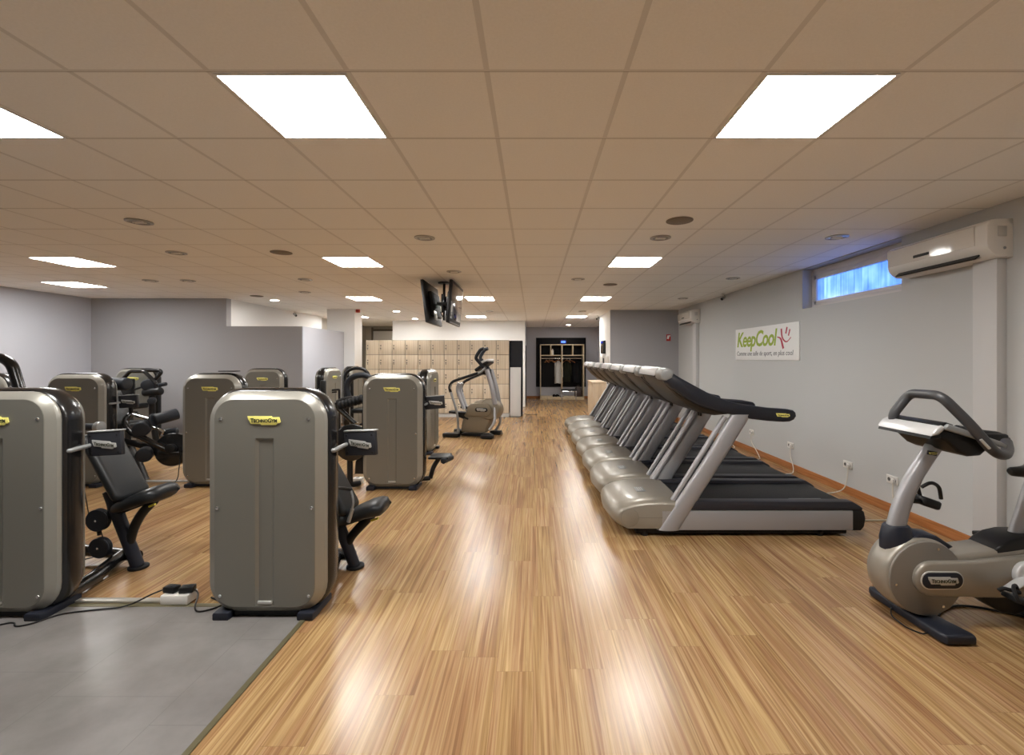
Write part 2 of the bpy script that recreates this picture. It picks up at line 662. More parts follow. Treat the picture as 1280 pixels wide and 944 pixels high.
# outline of the maker's plate (wide stepped lozenge), unit width
PLATE = [(-.5, .135), (.22, .135), (.26, .10), (.46, .10), (.5, -.04), (.46, -.08), (.40, -.08), (.36, -.135), (-.08, -.135), (-.11, -.10), (-.40, -.10), (-.44, -.02), (-.48, .04)]
TXT_TG = text_mesh('TechnoGym', .155, 'badge_ink', caps=True, bold=.004)
_xs = [v.co.x for v in TXT_TG.vertices]
TXT_K = .80 / (max(_xs) - min(_xs))


def maker_badge(parent, loc, w, face='yellow', rot=(PI / 2, 0, 0), ink='badge_ink'):
    """plate with lettering; local frame x right, y up before rot"""
    mb = MB()
    mb.prism([(p[0] * w, p[1] * w) for p in PLATE], 0, .006, .0015, plane='XY')
    o = mb.build('badge', 'badge_yellow' if face == 'yellow' else 'badge_silver', parent)
    o['label'] = 'yellow maker badge' if face == 'yellow' else 'silver maker badge'
    o.location = loc
    o.rotation_euler = rot
    t = place('lettering', TXT_TG, (0, 0, .0068), (0, 0, 0), o)
    t.scale = (w * TXT_K, w * 1.12, 1)
    return o


# ================================================================== THE ROOM
XR, XL, YF, YB = 3.75, -9.15, -2.9, 18.4
struct('floor', MB().bb(XL - .3, 4.2, YF - .2, YB + .2, -.1, 0), 'floor')
struct('floor_tiles', MB().bb(XL, -1.43, YF, 2.955, -.02, .004), 'vinyl')
struct('ceiling', MB().bb(XL - .3, 4.2, YF - .2, YB + .2, CEIL, CEIL + .1), 'ceiling')
struct('trim_1', MB().bb(-1.43, -1.40, YF, 2.975, -.01, .007, .002), 'edge_trim')
struct('trim_2', MB().bb(XL, -1.40, 2.955, 2.995, -.01, .006, .002), 'edge_trim')
# right wall with the high window opening
WY0, WY1, WZ0, WZ1 = 4.63, 6.33, 2.30, 2.84
w = MB()
w.bb(XR, XR + .3, YF, WY0, 0, CEIL).bb(XR, XR + .3, WY1, 11.9, 0, CEIL)
w.bb(XR, XR + .3, WY0, WY1, 0, WZ0).bb(XR, XR + .3, WY0, WY1, WZ1, CEIL)
struct('wall_right', w, 'wall_grey')
struct('wall_back_right', MB().bb(2.0, XR, 11.71, 11.78, 0, CEIL), 'wall_grey_deep_shade')
struct('wall_corridor_right', MB().bb(2.0, 2.15, 11.78, 13.7, 0, CEIL).bb(2.0, 2.75, 13.6, 13.7, 0, CEIL), 'wall_white')
struct('wall_hall_right', MB().bb(2.56, 2.75, 13.7, 18.3, 0, CEIL), 'wall_grey_cool_lit')
struct('wall_far', MB().bb(-.5, 2.75, 18.3, 18.45, 0, CEIL), 'wall_grey_cool_lit')
struct('wall_hall_left', MB().bb(-.40, -.256, 15.2, 18.3, 0, CEIL), 'wall_grey_cool_lit')
struct('wall_center', MB().bb(-4.65, -.254, 15.1, 15.2, 0, CEIL).bb(-4.65, -4.5, 15.2, 17.7, 0, CEIL), 'wall_white')
struct('wall_back_center', MB().bb(-6.6, -4.5, 17.7, 17.85, 0, CEIL), 'wall_beige')
struct('wall_passage_left', MB().bb(-6.65, -6.5, 13.7, 17.7, 0, CEIL), 'wall_beige')
struct('wall_white_left', MB().bb(-6.5, -6.35, 9.58, 13.7, 0, CEIL), 'wall_white')
struct('wall_back_left', MB().bb(XL, -6.35, 9.43, 9.58, 0, CEIL), 'wall_grey_deep_shade')
struct('wall_partition', MB().bb(-6.35, -4.78, 9.43, 9.55, 0, 2.275), 'wall_grey_deep_shade')  # front coloured darker than its side to paint in the shade
struct('wall_partition_side', MB().bb(-4.89, -4.77, 9.44, 11.5, 0, 2.275), 'wall_grey_cool_lit')
struct('column', MB().bb(-5.2, -4.5, 11.5, 12.0, 0, CEIL), 'wall_white')
struct('wall_left', MB().bb(XL - .15, XL, YF, 9.6, 0, CEIL), 'wall_grey_cool_lit')
struct('wall_front', MB().bb(XL, XR, YF - .1, YF, 0, CEIL), 'wall_white')
struct('baseboard_right', MB().bb(XR - .014, XR, 3.84, 11.71, 0, .095, .003), 'baseboard_wood')
struct('baseboard_far', MB().bb(-.25, 2.56, 18.285, 18.3, 0, .09, .003), 'baseboard_wood')
struct('baseboard_back_right', MB().bb(2.0, XR - .014, 11.696, 11.71, 0, .09, .003), 'baseboard_wood')

# window_1 : pvc frame, ribbed pane
wx = XR + .13
o = MB()
o.bb(wx, wx + .07, WY0, WY1, WZ0, WZ0 + .085, .006).bb(wx, wx + .07, WY0, WY1, WZ1 - .10, WZ1, .006)
o.bb(wx, wx + .07, WY1 - .075, WY1, WZ0 + .08, WZ1 - .09, .006).bb(wx, wx + .07, WY0, WY0 + .075, WZ0 + .08, WZ1 - .09, .006)
win = struct('window_1', o, 'pvc_white')
o = MB()
o.bb(wx - .012, wx + .03, WY0 + .07, WY1 - .07, WZ0 + .055, WZ0 + .10, .004).bb(wx - .012, wx + .03, WY0 + .07, WY1 - .07, WZ1 - .15, WZ1 - .09, .004)
o.bb(wx - .012, wx + .03, WY1 - .115, WY1 - .06, WZ0 + .055, WZ1 - .09, .004).bb(wx - .012, wx + .03, WY0 + .06, WY0 + .115, WZ0 + .055, WZ1 - .09, .004)
o.build('sash', 'pvc_white', win)
MB().bb(wx + .012, wx + .02, WY0 + .11, WY1 - .11, WZ0 + .10, WZ1 - .15).build('pane', 'window_glass', win)
o = MB()
o.bb(wx - .03, wx - .012, 5.44, 5.47, WZ1 - .13, WZ1 - .11, .003).bb(wx - .035, wx - .027, 5.36, 5.47, WZ1 - .135, WZ1 - .115, .003)
o.build('handle', 'pvc_white', win)

# door on the corridor's left side and passage door far behind the lockers
d = struct('door_1', MB().bb(-.254, -.235, 15.7, 16.6, 0, 2.05, .003), 'dark_panel')
o = MB()
o.tube([(-.235, 15.78, 1.02), (-.20, 15.78, 1.02), (-.20, 15.92, 1.02)], .009, 8)
o.bb(-.237, -.228, 15.76, 15.80, .95, 1.12, .002)
o.build('handle', 'chrome', d)
d = struct('door_2', MB().bb(-6.25, -6.19, 17.62, 17.7, 0, 2.8).bb(-4.7, -4.64, 17.62, 17.7, 0, 2.8).bb(-6.25, -4.64, 17.62, 17.7, 2.66, 2.74).bb(-6.25, -4.64, 17.64, 17.7, 2.1, 2.16), 'hood_line')
MB().bb(-6.19, -4.7, 17.66, 17.69, 2.16, 2.66).bb(-5.45, -5.42, 17.65, 17.69, 2.16, 2.66).build('transom_panel', 'wall_white', d)
MB().bb(-6.19, -4.7, 17.66, 17.69, 0, 2.1).build('leaf', 'frosted', d)
d = struct('door_3', MB().bb(2.545, 2.56, 14.1, 15.0, 0, 2.05, .003), 'dark_panel')
MB().tube([(2.545, 14.2, 1.02), (2.51, 14.2, 1.02), (2.51, 14.33, 1.02)], .009, 8).build('handle', 'chrome', d)
d = struct('door_4', MB().bb(-6.5, -6.47, 15.2, 16.2, 0, 2.05, .003), 'frosted')
MB().bb(-6.5, -6.455, 15.14, 15.2, 0, 2.11).bb(-6.5, -6.455, 16.2, 16.26, 0, 2.11).bb(-6.5, -6.455, 15.2, 16.2, 2.05, 2.11).build('door_frame', 'pvc_white', d)

# ------------------------------------------------------------------ ceiling lights
def panel_proto():
    t = thing('ceiling_light', '', 'light')
    o = MB()
    for x0, x1, y0, y1 in ((-.29, .29, -.29, -.278), (-.29, .29, .278, .29), (-.29, -.278, -.278, .278), (.278, .29, -.278, .278)):
        o.bb(x0, x1, y0, y1, -.006, .004)
    o.build('frame', 'fixture_frame', t)
    MB().bb(-.279, .279, -.279, .279, -.004, .003).build('diffuser', 'lamp', t)
    return t


LIGHTS = [
    (-1.098, 2.26, 'large bright square ceiling panel above the two nearest grey weight towers'),
    (1.302, 2.26, 'large bright square ceiling panel nearest the window wall'),
    (-2.898, 2.26, 'bright square ceiling panel cut off by the left edge of the photo'),
    (-2.298, 5.86, 'square ceiling panel left of and in front of the hanging televisions'),
    (1.302, 5.86, 'square ceiling panel above the middle of the treadmill row'),
    (-5.898, 5.86, 'nearer of the two square ceiling panels before the left wall corner'),
    (-7.698, 7.66, 'farther of the two square ceiling panels before the left wall corner'),
    (-3.498, 9.46, 'square ceiling panel left of the televisions, before the white column'),
    (-1.098, 9.46, 'square ceiling panel just right of the hanging televisions'),
    (1.302, 9.46, 'square ceiling panel above the far end of the treadmill row'),
    (-1.698, 13.66, 'small looking square ceiling panel right before the white wall over the lockers'),
    (1.302, 13.66, 'farthest square ceiling panel, at the mouth of the coat rack corridor'),
    (-5.298, 13.66, 'square ceiling panel half hidden behind the white column'),
]
p0 = panel_proto()
for i, (x, y, lab) in enumerate(LIGHTS):
    if i == 0:
        p0.location = (x, y, CEIL - .001); p0['label'] = lab; p0['group'] = 'square ceiling light panels'
    else:
        dup(p0, (x, y, CEIL - .001), None, lab, 'square ceiling light panels')


def spot_proto(lit):
    t = thing('downlight', '', 'downlight')
    o = MB()
    n = 28
    prof = [(.105, 0), (.105, -.008), (.082, -.012), (.078, -.002)]
    o.loft([[(r * math.cos(2 * PI * k / n), r * math.sin(2 * PI * k / n), z) for k in range(n)] for r, z in prof], False, False)
    o.build('ring', 'fixture_frame' if lit else 'spot_off', t)
    o = MB().cyl((0, 0, -.0005), (0, 0, -.006), .079, 28)
    o.build('lens', 'spot' if lit else 'spot_bulb', t)
    if not lit:
        MB().tube([(-.05, -.01, -.009), (.05, -.01, -.009)], .007, 8).tube([(-.05, .02, -.009), (.05, .02, -.009)], .007, 8).build('lamp_tube', 'white_plastic', t)
    return t


SPOT_ON = [(-5.5, 9.7, 'small lit round downlight above the grey partition'), (-3.6, 12.0, 'nearer lit round downlight between the column and the televisions'),
           (-3.7, 14.3, 'farther lit round downlight just before the white wall'), (1.33, 16.9, 'lit round downlight in front of the coat rack')]
SPOT_OFF = [(1.31, 4.67, 'unlit round downlight behind the ceiling speaker above the treadmills'), (.707, 7.12, 'unlit round downlight in the middle of the room ceiling'),
            (1.31, 12.0, 'unlit round downlight before the corridor mouth'), (3.11, 9.43, 'unlit round downlight close to the far air conditioner'),
            (-1.14, 12.0, 'pale unlit downlight right of the televisions before the white wall'), (-1.11, 4.67, 'pale unlit downlight in front of the televisions'),
            (-1.125, 6.5, 'unlit downlight right beside the television mount'), (3.1, 7.05, 'unlit downlight above the green lettered sign'),
            (3.1, 4.64, 'unlit downlight tinted blue by the window'), (-3.56, 4.117, 'unlit downlight with visible lamp tubes nearest the left machines'),
            (-4.18, 5.34, 'unlit downlight right of the two left ceiling panels'), (-6.1, 7.26, 'left one of two small unlit downlights before the left grey wall'),
            (-5.5, 7.26, 'right one of two small unlit downlights before the left grey wall'), (-3.58, 7.16, 'nearer of two unlit downlights left of the televisions'),
            (-4.27, 8.52, 'farther of two unlit downlights left of the televisions')]
for lit, lst in ((True, SPOT_ON), (False, SPOT_OFF)):
    p = spot_proto(lit)
    for i, (x, y, lab) in enumerate(lst):
        if i == 0:
            p.location = (x, y, CEIL); p['label'] = lab; p['group'] = 'round ceiling downlights'
        else:
            dup(p, (x, y, CEIL), None, lab, 'round ceiling downlights')
for i, (x, y, lab) in enumerate([(1.317, 4.085, 'large brown round ceiling speaker grille above the treadmill row'), (1.3, 7.65, 'brown round ceiling speaker behind the second right light panel'),
                                 (-2.94, 5.32, 'brown round ceiling speaker left of the televisions'), (-5.5, 9.07, 'brown round ceiling speaker above the grey partition')]):
    if i == 0:
        sp = thing('ceiling_speaker', lab, 'speaker', (x, y, CEIL), 0, 'round ceiling speakers')
        MB().cyl((0, 0, 0), (0, 0, -.008), .118, 32, .003).build('rim', 'speaker_grille', sp)
        MB().cyl((0, 0, -.006), (0, 0, -.011), .10, 32, .002).build('grille', 'speaker_grille', sp)
    else:
        dup(sp, (x, y, CEIL), None, lab)

# ------------------------------------------------------------------ televisions on the ceiling mount
def tv(name_label, x_bot, x_top, facing):
    c = Vector(((x_bot + x_top) / 2, 7.45, 2.49))
    t = thing('television', name_label, 'television', c)
    ang = math.atan2((x_top - x_bot), .63)      # lean of the screen plane
    M = Matrix.Rotation(ang, 4, 'Y')
    s = facing
    o = MB()
    o.box((0, 0, 0), (.05, 1.06, .66), .012)
    o.build('housing', 'black', t)
    o = MB()
    o.box((s * .026, 0, .01), (.004, .97, .54), .001)
    o.build('screen', 'tv_screen', t)
    o = MB()
    o.box((s * .022, 0, -.315), (.02, .9, .022), .004)
    o.build('lower_trim', 'silver_dark', t)
    o = MB()
    o.box((-s * .05, 0, -.02), (.06, .62, .40), .02)
    for k in range(7):
        o.box((-s * .083, 0, .12 - k * .03), (.006, .4, .01))
    o.build('back_cover', 'black_matt', t)
    o = MB()
    o.box((-s * .082, -.22, -.21), (.008, .2, .14), .002)
    o.build('connector_plate', 'badge_silver', t)
    t.rotation_euler = (0, ang, 0)
    return t


tv('black television hanging left, seen from its back', -1.61, -1.69, -1)
tv('black television hanging right, its glossy screen turned to the treadmills', -1.30, -1.245, 1)
mt = thing('television_mount', 'black ceiling pole mount between the two hanging televisions', 'mount', (-1.45, 7.45, CEIL))
MB().cyl((0, 0, 0), (0, 0, -.02), .10, 24, .004).build('ceiling_plate', 'black', mt)
MB().cyl((0, 0, -.015), (0, 0, -.62), .022, 16).build('pole', 'black', mt)
MB().box((0, 0, -.36), (.17, .34, .04), .004).box((0, .15, -.36), (.03, .03, .3), .003).box((0, -.15, -.36), (.03, .03, .3), .003).build('bracket', 'black', mt)
MB().tube([(0, .02, -.4), (.03, -.08, -.55), (.02, -.18, -.6), (-.02, -.2, -.5)], .008, 8, .05).build('cable', 'black', mt)


# ------------------------------------------------------------------ air conditioners and wall trunking
def aircon(lab, y0, length):
    t = thing('air_conditioner', lab, 'air conditioner', (XR, y0, 2.41), 0, 'wall air conditioners')
    prof = [(0, 0), (0, .30), (-.12, .30), (-.168, .293), (-.192, .275), (-.203, .25), (-.205, .20), (-.205, .105), (-.195, .065), (-.165, .03), (-.12, .0)]
    o = MB(); o.prism(prof, 0, length, .008)
    o.build('casing', 'white_plastic', t)
    fp = [(-.196, .272), (-.206, .270), (-.2165, .258), (-.2165, .255), (-.2095, .108), (-.203, .108), (-.203, .25)]
    o = MB(); o.prism(fp, .10, length - .012, .0015)
    o.build('front_flap', 'ac_front', t)
    o = MB()
    rot = Matrix.Rotation(R(-40), 4, 'Y')
    o.box((-.172, length * .5, .030), (.085, length - .2, .012), 0, rot)
    o.build('air_outlet', 'ac_slot', t)
    o = MB()
    o.box((-.180, length * .5, .026), (.026, length - .21, .006), .002, rot)
    o.box((-.158, length * .5, .010), (.024, length - .21, .006), .002, rot)
    o.build('louvre', 'white_plastic', t)
    o = MB(); o.box((-.212, length * .60, .148), (.004, .17, .026), .002)
    o.build('indicator_window', 'ac_slot', t)
    o = MB(); o.box((-.09, -.002, .2), (.07, .004, .08), .001)
    o.build('rating_label', 'badge_silver', t)
    o = MB(); o.cyl((-.07, .003, .07), (-.07, -.003, .07), .012, 12)
    o.build('screw_cap', 'silver_dark', t)
    return t


aircon('large white wall air conditioner over the right window', 3.55, 1.0)
aircon('small looking white air conditioner high in the far right wall corner', 10.19, .92)
for nm, y0 in (('trim_3', 3.6), ('trim_4', 10.26)):
    struct(nm, MB().bb(XR - .08, XR, y0, y0 + .2, 0, 2.41, .004), 'trunking')


def cctv(lab, loc, aim):
    t = thing('security_camera', lab, 'camera', loc)
    o = MB(); o.cyl((0, 0, 0), (0, 0, -.015), .035, 16).cyl((0, 0, -.01), (0, 0, -.06), .012, 10)
    o.build('mount', 'white_plastic', t)
    a = Vector(aim).normalized()
    p = Vector((0, 0, -.08))
    o = MB(); o.cyl(p - a * .06, p + a * .06, .032, 16, .004)
    o.build('housing', 'silver_dark', t)
    o = MB(); o.cyl(p + a * .058, p + a * .066, .024, 16)
    o.build('lens', 'black', t)
    return t


cctv('small security camera under the ceiling above the green lettered sign', (3.66, 8.75, CEIL), (-.7, -.6, -.5))
cctv('small security camera on the white wall above the grey partition', (-6.24, 11.95, CEIL - .02), (.7, -.5, -.5))
cctv('small white security camera at the corridor mouth ceiling', (1.9, 13.3, CEIL), (-.6, -.7, -.4))

# ------------------------------------------------------------------ wall sign with lettering and smiling mark
sg = thing('wall_sign', 'white wall sign with green lettering and red smile mark', 'sign', (XR, 7.39, 1.86))
MB().box((-.006, 0, 0), (.012, 2.0, .55), .002).build('board', 'sign_board', sg)
WR = (PI / 2, 0, -PI / 2)
tm = text_mesh('KeepCool', .36, 'sign_green', shear=.22, bold=.008, spacing=.92, ax='LEFT', ay='BOTTOM_BASELINE')
xs = [v.co.x for v in tm.vertices]
o = place('lettering', tm, (-.0128, .945, -.04), WR, sg)
o.scale = (1.36 / (max(xs) - min(xs)), 1.0, 1)
o['label'] = 'green sign lettering'
def _width(txt):
    me = text_mesh(txt, .088, 'sign_grey', shear=.15, ax='LEFT', ay='BOTTOM_BASELINE')
    q = [v.co.x for v in me.vertices]
    return me, max(q), min(q)


words_ = ['Comme', 'une', 'salle', 'de', 'sport,', 'en', 'plus', 'cool']
kx = 1.80 / _width(' '.join(words_))[1]
for i, wd_ in enumerate(words_):
    me, hi, lo = _width(wd_)
    off = _width(' '.join(words_[:i + 1]))[1] - hi
    o = place('tagline_word', me, (-.0128, .94 - off * kx, -.20), WR, sg)
    o.scale = (kx, 1.25, 1)
    o['label'] = 'grey handwritten word'



def stroke(mb, pts, w0, w1):
    """flat brush stroke on the sign; pts in (right, up) metres on the board"""
    P = round_path([Vector((0, -a, b)) for a, b in pts], .2, 8)
    L, U = [], []
    n = len(P)
    for i, p in enumerate(P):
        t = (P[min(i + 1, n - 1)] - P[max(i - 1, 0)]).normalized()
        s = Vector((0, -t.z, t.y))
        k = i / (n - 1)
        wd = w0 + (w1 - w0) * k
        L.append(p + s * wd + Vector((-.0138, 0, 0)))
        U.append(p - s * wd + Vector((-.0138, 0, 0)))
    bm = mb.bm
    a = [bm.verts.new(v) for v in L]
    b = [bm.verts.new(v) for v in U]
    a2 = [bm.verts.new(v + Vector((.0012, 0, 0))) for v in L]
    b2 = [bm.verts.new(v + Vector((.0012, 0, 0))) for v in U]
    for i in range(n - 1):
        for q in ((a[i], a[i + 1], b[i + 1], b[i]), (a2[i], b2[i], b2[i + 1], a2[i + 1]), (a[i], a2[i], a2[i + 1], a[i + 1]), (b[i], b[i + 1], b2[i + 1], b2[i])):
            bm.faces.new(q)


mb = MB()
stroke(mb, [(.545, .20), (.56, .06), (.68, -.02), (.80, .06)], .020, .006)
stroke(mb, [(.43, .08), (.53, .06), (.60, -.10)], .008, .024)
stroke(mb, [(.70, .215), (.665, .12)], .016, .016)
stroke(mb, [(.775, .18), (.735, .085)], .014, .014)
o = mb.build('smile_mark', 'sign_red', sg)
o['label'] = 'red smile mark'

# fire point sign, red siren, wall sockets
fs = thing('fire_sign', 'small red and white fire sign on the grey back wall', 'sign', (3.49, 11.71, 2.14))
MB().box((0, -.004, 0), (.11, .008, .17), .001).build('plate', 'sign_fire', fs)
MB().box((-.01, -.009, .012), (.05, .003, .09), .001, Matrix.Rotation(R(12), 4, 'Y')).box((.03, -.009, .05), (.03, .003, .03)).build('pictogram', 'sign_board', fs)
al = thing('alarm_siren', 'small red alarm box high on the white column', 'alarm', (-4.5, 11.6, 2.82))
MB().box((.045, 0, 0), (.09, .09, .09), .015).build('housing', 'red_plastic', al)
MB().cyl((.045, -.046, 0), (.045, -.055, 0), .03, 16).build('sounder', 'sign_fire', al)


def socket(lab, y, z):
    t = thing('wall_socket', lab, 'socket', (XR, y, z), 0, 'wall sockets by the treadmills')
    MB().box((-.006, 0, 0), (.012, .15, .085), .003).build('cover_plate', 'white_plastic', t)
    for s in (-.036, .036):
        MB().cyl((-.0125, s, 0), (-.0135, s, 0), .02, 16).build('outlet', 'socket_hole', t)
    return t


SOCKETS = [(4.74, 'white wall socket beside the exercise bike stem'), (5.41, 'double white wall socket behind the nearest treadmill rear'),
           (6.61, 'white wall socket behind the second treadmill rear'), (7.79, 'white wall socket just past the nearest treadmill handrail'),
           (9.0, 'farthest white wall socket in the treadmill wall')]
s0 = None
for i, (y, lab) in enumerate(SOCKETS):
    if s0 is None:
        s0 = socket(lab, y, .35)
    else:
        dup(s0, (XR, y, .35), None, lab)

# ================================================================== TREADMILLS
TX = 1.85


def make_treadmill(lab):
    W = .80
    O = (TX, W / 2, 0)
    t = thing('treadmill', lab, 'treadmill', (TX, 0, 0), 0, 'treadmills in the row along the right wall')
    # motor hood
    prof = [(.80, .082), (.735, .105), (.695, .145), (.682, .19), (.695, .235), (.735, .275), (.80, .303), (.90, .325), (1.02, .340), (1.16, .347), (1.27, .342), (1.345, .33), (1.345, .082)]
    o = MB(O)
    loops = []
    for y, d, nb in ((0, .052, .040), (.003, .045, .034), (.012, .034, .026), (.032, .018, .015), (.065, .007, .007), (.12, .002, .002), (.4, 0, 0), (.68, .002, .002), (.735, .007, .007), (.768, .018, .015), (.788, .034, .026), (.797, .045, .034), (.80, .052, .040)):
        lp = []
        k = abs(y / W * 2 - 1) ** 2.2 * .055
        for (x, z) in prof:
            fx = max(0, min(1, (1.0 - x) / .3))
            fz = max(0, min(1, (z - .19) / .13))
            lp.append((x + (nb + k) * fx, y, z - d * fz))
        loops.append(lp)
    o.loft(loops)
    o.build('motor_hood', 'hood', t, sharp=50)
    for y, n_ in ((-.0015, 1), (W + .0015, -1)):
        o = MB(O)
        o.cyl((.875, y + n_ * .003, .180), (.875, y - n_ * .0015, .180), .078, 32, .0012)
        h = o.build('hood_cap', 'hood', t)
        o = MB(O)
        o.tube([(.875 + .079 * math.cos(2 * PI * k / 32), y + n_ * .001, .18 + .079 * math.sin(2 * PI * k / 32)) for k in range(33)], .0018, 6, up=(0, 1, 0))
        o.build('cap_groove', 'hood_line', h)
    o = MB(O)
    o.bb(.953, 1.17, -.0008, .002, .178, .182).bb(.953, 1.17, W - .002, W + .0008, .178, .182)
    o.build('hood_seam', 'hood_line', t)
    o = MB(O)
    o.box((1.04, .33, .3435), (.085, .15, .004), .001, Matrix.Rotation(R(-4), 4, 'Y'))
    hb = o.build('hood_badge', 'silver_dark', t)
    o = MB(O)
    for k in range(3):
        o.box((1.02 + k * .018, .33, .3465 + k * .0012), (.010, .09, .002))
    o.build('badge_print', 'badge_silver', hb)
    # frame and deck
    o = MB(O); o.bb(.94, 2.86, .045, W - .045, .018, .10, .01)
    o.build('underframe', 'black_matt', t)
    for y0 in (0.0, W - .035):
        o = MB(O); o.prism([(1.16, .067), (2.90, .067), (2.90, .244), (1.16, .244)], y0, y0 + .035, .006)
        o.build('side_rail', 'silver', t)
    for y0 in (-.004, W - .096):
        o = MB(O)
        o.prism([(1.335, .246), (2.965, .246), (2.975, .262), (2.95, .285), (2.88, .324), (1.335, .330)], y0, y0 + .10, .010)
        o.build('foot_rail', 'deck_trim', t)
    for y0 in (-.002, W - .048):
        o = MB(O)
        o.prism([(2.88, .064), (2.955, .064), (2.985, .10), (2.998, .17), (2.985, .232), (2.97, .246), (2.88, .246)], y0, y0 + .05, .008)
        o.build('end_cap', 'black', t)
    o = MB(O)
    bp = [(1.28, .300), (2.86, .298)] + [(2.86 + .055 * math.sin(a), .243 + .055 * math.cos(a)) for a in [PI * k / 8 for k in range(1, 9)]] + [(1.28, .188)]
    o.prism(bp, .09, W - .09, .002)
    o.build('running_belt', 'belt', t)
    o = MB(O)
    o.box((2.55, .16, .3006), (.30, .03, .001))
    o.build('belt_print', 'silver_dark', t)
    for x in (1.02, 2.62):
        for y in (.07, W - .07):
            o = MB(O); o.cyl((x, y, 0), (x, y, .05), .035, 16, .004)
            o.build('foot', 'black_matt', t)
    # uprights: flattened columns leaning to the rider
    for y in (.022, W - .022):
        o = MB(O)
        n = 20
        pa = [Vector((1.225, y, .067)), Vector((1.44, y, .40)), Vector((1.66, y, .74)), Vector((1.885, y, 1.11))]
        loops = []
        for i, p in enumerate(pa):
            wx_ = [.205, .185, .178, .18][i] * .5
            loops.append([(p.x + wx_ * math.cos(2 * PI * k / n), p.y + .042 * math.copysign(abs(math.sin(2 * PI * k / n)) ** .9, math.sin(2 * PI * k / n)), p.z) for k in range(n)])
        o.loft(loops)
        o.build('upright', 'silver', t)
        o = MB(O)
        yy = y + (.036 if y < .4 else -.036)
        o.tube([(1.275, yy, .315), (1.755, yy, 1.085)], .024, 12)
        o.build('upright_channel', 'silver', t)
    # handrails swooping back from the console
    arm = [(1.185, 1.400), (1.25, 1.345), (1.344, 1.280), (1.43, 1.222), (1.506, 1.184), (1.60, 1.155), (1.708, 1.128), (1.83, 1.098), (1.967, 1.068), (2.12, 1.05), (2.26, 1.042), (2.315, 1.045),
           (2.352, 1.062), (2.374, 1.095), (2.368, 1.128), (2.345, 1.148), (2.30, 1.157), (2.12, 1.170), (1.967, 1.190), (1.83, 1.212), (1.708, 1.252), (1.57, 1.310), (1.448, 1.375), (1.34, 1.435), (1.25, 1.490), (1.215, 1.505), (1.19, 1.50), (1.175, 1.47)]
    for y0 in (-.012, W - .065):
        o = MB(O); o.prism(arm, y0, y0 + .077, .020)
        hr = o.build('handrail', 'navy_rail', t, sharp=60)
        if y0 < 0:
            maker_badge(hr, (2.245 - O[0], -.0125 - O[1], 1.105), .125, 'yellow', (PI / 2, R(2), 0))
        else:
            maker_badge(hr, (2.245 - O[0], W + .0125 - O[1], 1.105), .125, 'yellow', (PI / 2, 0, PI))
    o = MB(O)
    con = [(1.165, 1.455), (1.20, 1.385), (1.30, 1.275), (1.42, 1.175), (1.54, 1.115), (1.66, 1.095), (1.78, 1.105), (1.80, 1.14), (1.70, 1.20), (1.50, 1.30), (1.33, 1.41), (1.23, 1.49), (1.19, 1.50)]
    o.prism(con, .05, W - .05, .02)
    o.build('console', 'console_under', t, sharp=60)
    o = MB(O)
    o.prism([(1.138, 1.452), (1.142, 1.49), (1.165, 1.528), (1.20, 1.534), (1.245, 1.512), (1.22, 1.480), (1.165, 1.458)], .17, W - .02, .012)
    o.build('console_top', 'console_silver', t, sharp=60)
    for y0, y1 in ((-.018, .172), (W - .022, W + .018)):
        o = MB(O)
        o.prism([(1.146, 1.440), (1.150, 1.490), (1.172, 1.523), (1.21, 1.530), (1.272, 1.498), (1.255, 1.44), (1.20, 1.412), (1.165, 1.420)], y0, y1, .016)
        o.build('console_cap', 'silver_dark', t, sharp=60)
    o = MB(O)
    o.bb(1.136, 1.16, .18, W - .03, 1.446, 1.454)
    o.build('console_slot', 'black', t)
    o = MB(O)
    o.box((1.345, W / 2, 1.418), (.24, .52, .012), .004, Matrix.Rotation(R(36), 4, 'Y'))
    o.build('console_screen', 'tv_screen', t)
    for y in (.24, .29):
        o = MB(O); o.box((1.60, y, 1.085), (.02, .016, .04), .004)
        o.build('hook', 'black', t)
    return t


TY, TS = 4.10, .892
TL = ['nearest treadmill of the row, its whole side facing the aisle', 'second treadmill of the row, directly behind the nearest one', 'third treadmill of the row, counted from the exercise bike',
      'middle treadmill of the row of seven, fourth from the nearest', 'fifth treadmill of the row, third from the far end', 'sixth treadmill of the row, next to last at the far end', 'farthest treadmill of the row, closest to the coat rack']
tm0 = make_treadmill(TL[0])
tm0.location = (TX, TY + .40, 0)
for i in range(1, 7):
    dup(tm0, (TX, TY + .40 + TS * i, 0), None, TL[i])
# supply leads: beige floor strip and white plug lead for each machine with a socket in view
LEADS = [(4.52, 4.74, 'beige floor lead from nearest treadmill up to the socket by the bike'), (5.41, 5.41, 'white plug lead curving from the double socket to the second treadmill'),
         (6.30, 6.61, 'white plug lead from the socket behind the third treadmill'), (7.20, 7.79, 'white plug lead to the fourth treadmill'), (8.10, 9.0, 'white plug lead to the fifth treadmill')]
for yl, ys, lab in LEADS:
    t = thing('power_lead', lab, 'cord', (3.3, yl, 0))
    o = MB((3.3, yl, 0))
    o.bb(2.9, 3.52, yl - .012, yl + .012, 0, .012, .003)
    o.build('floor_strip', 'cord_beige', t)
    o = MB((3.3, yl, 0))
    o.tube([(3.50, yl, .012), (3.60, yl, .02), (3.70, (yl + ys) / 2, .06), (3.715, ys - .036, .2), (3.72, ys - .036, .33)], .006, 8, .08)
    o.build('lead', 'cord_white', t)
    o = MB((3.3, yl, 0))
    o.box((3.722, ys - .036, .345), (.028, .035, .045), .006)
    o.build('plug', 'white_plastic', t)

# ================================================================== WEIGHT MACHINES
TW, TH = .75, 1.395


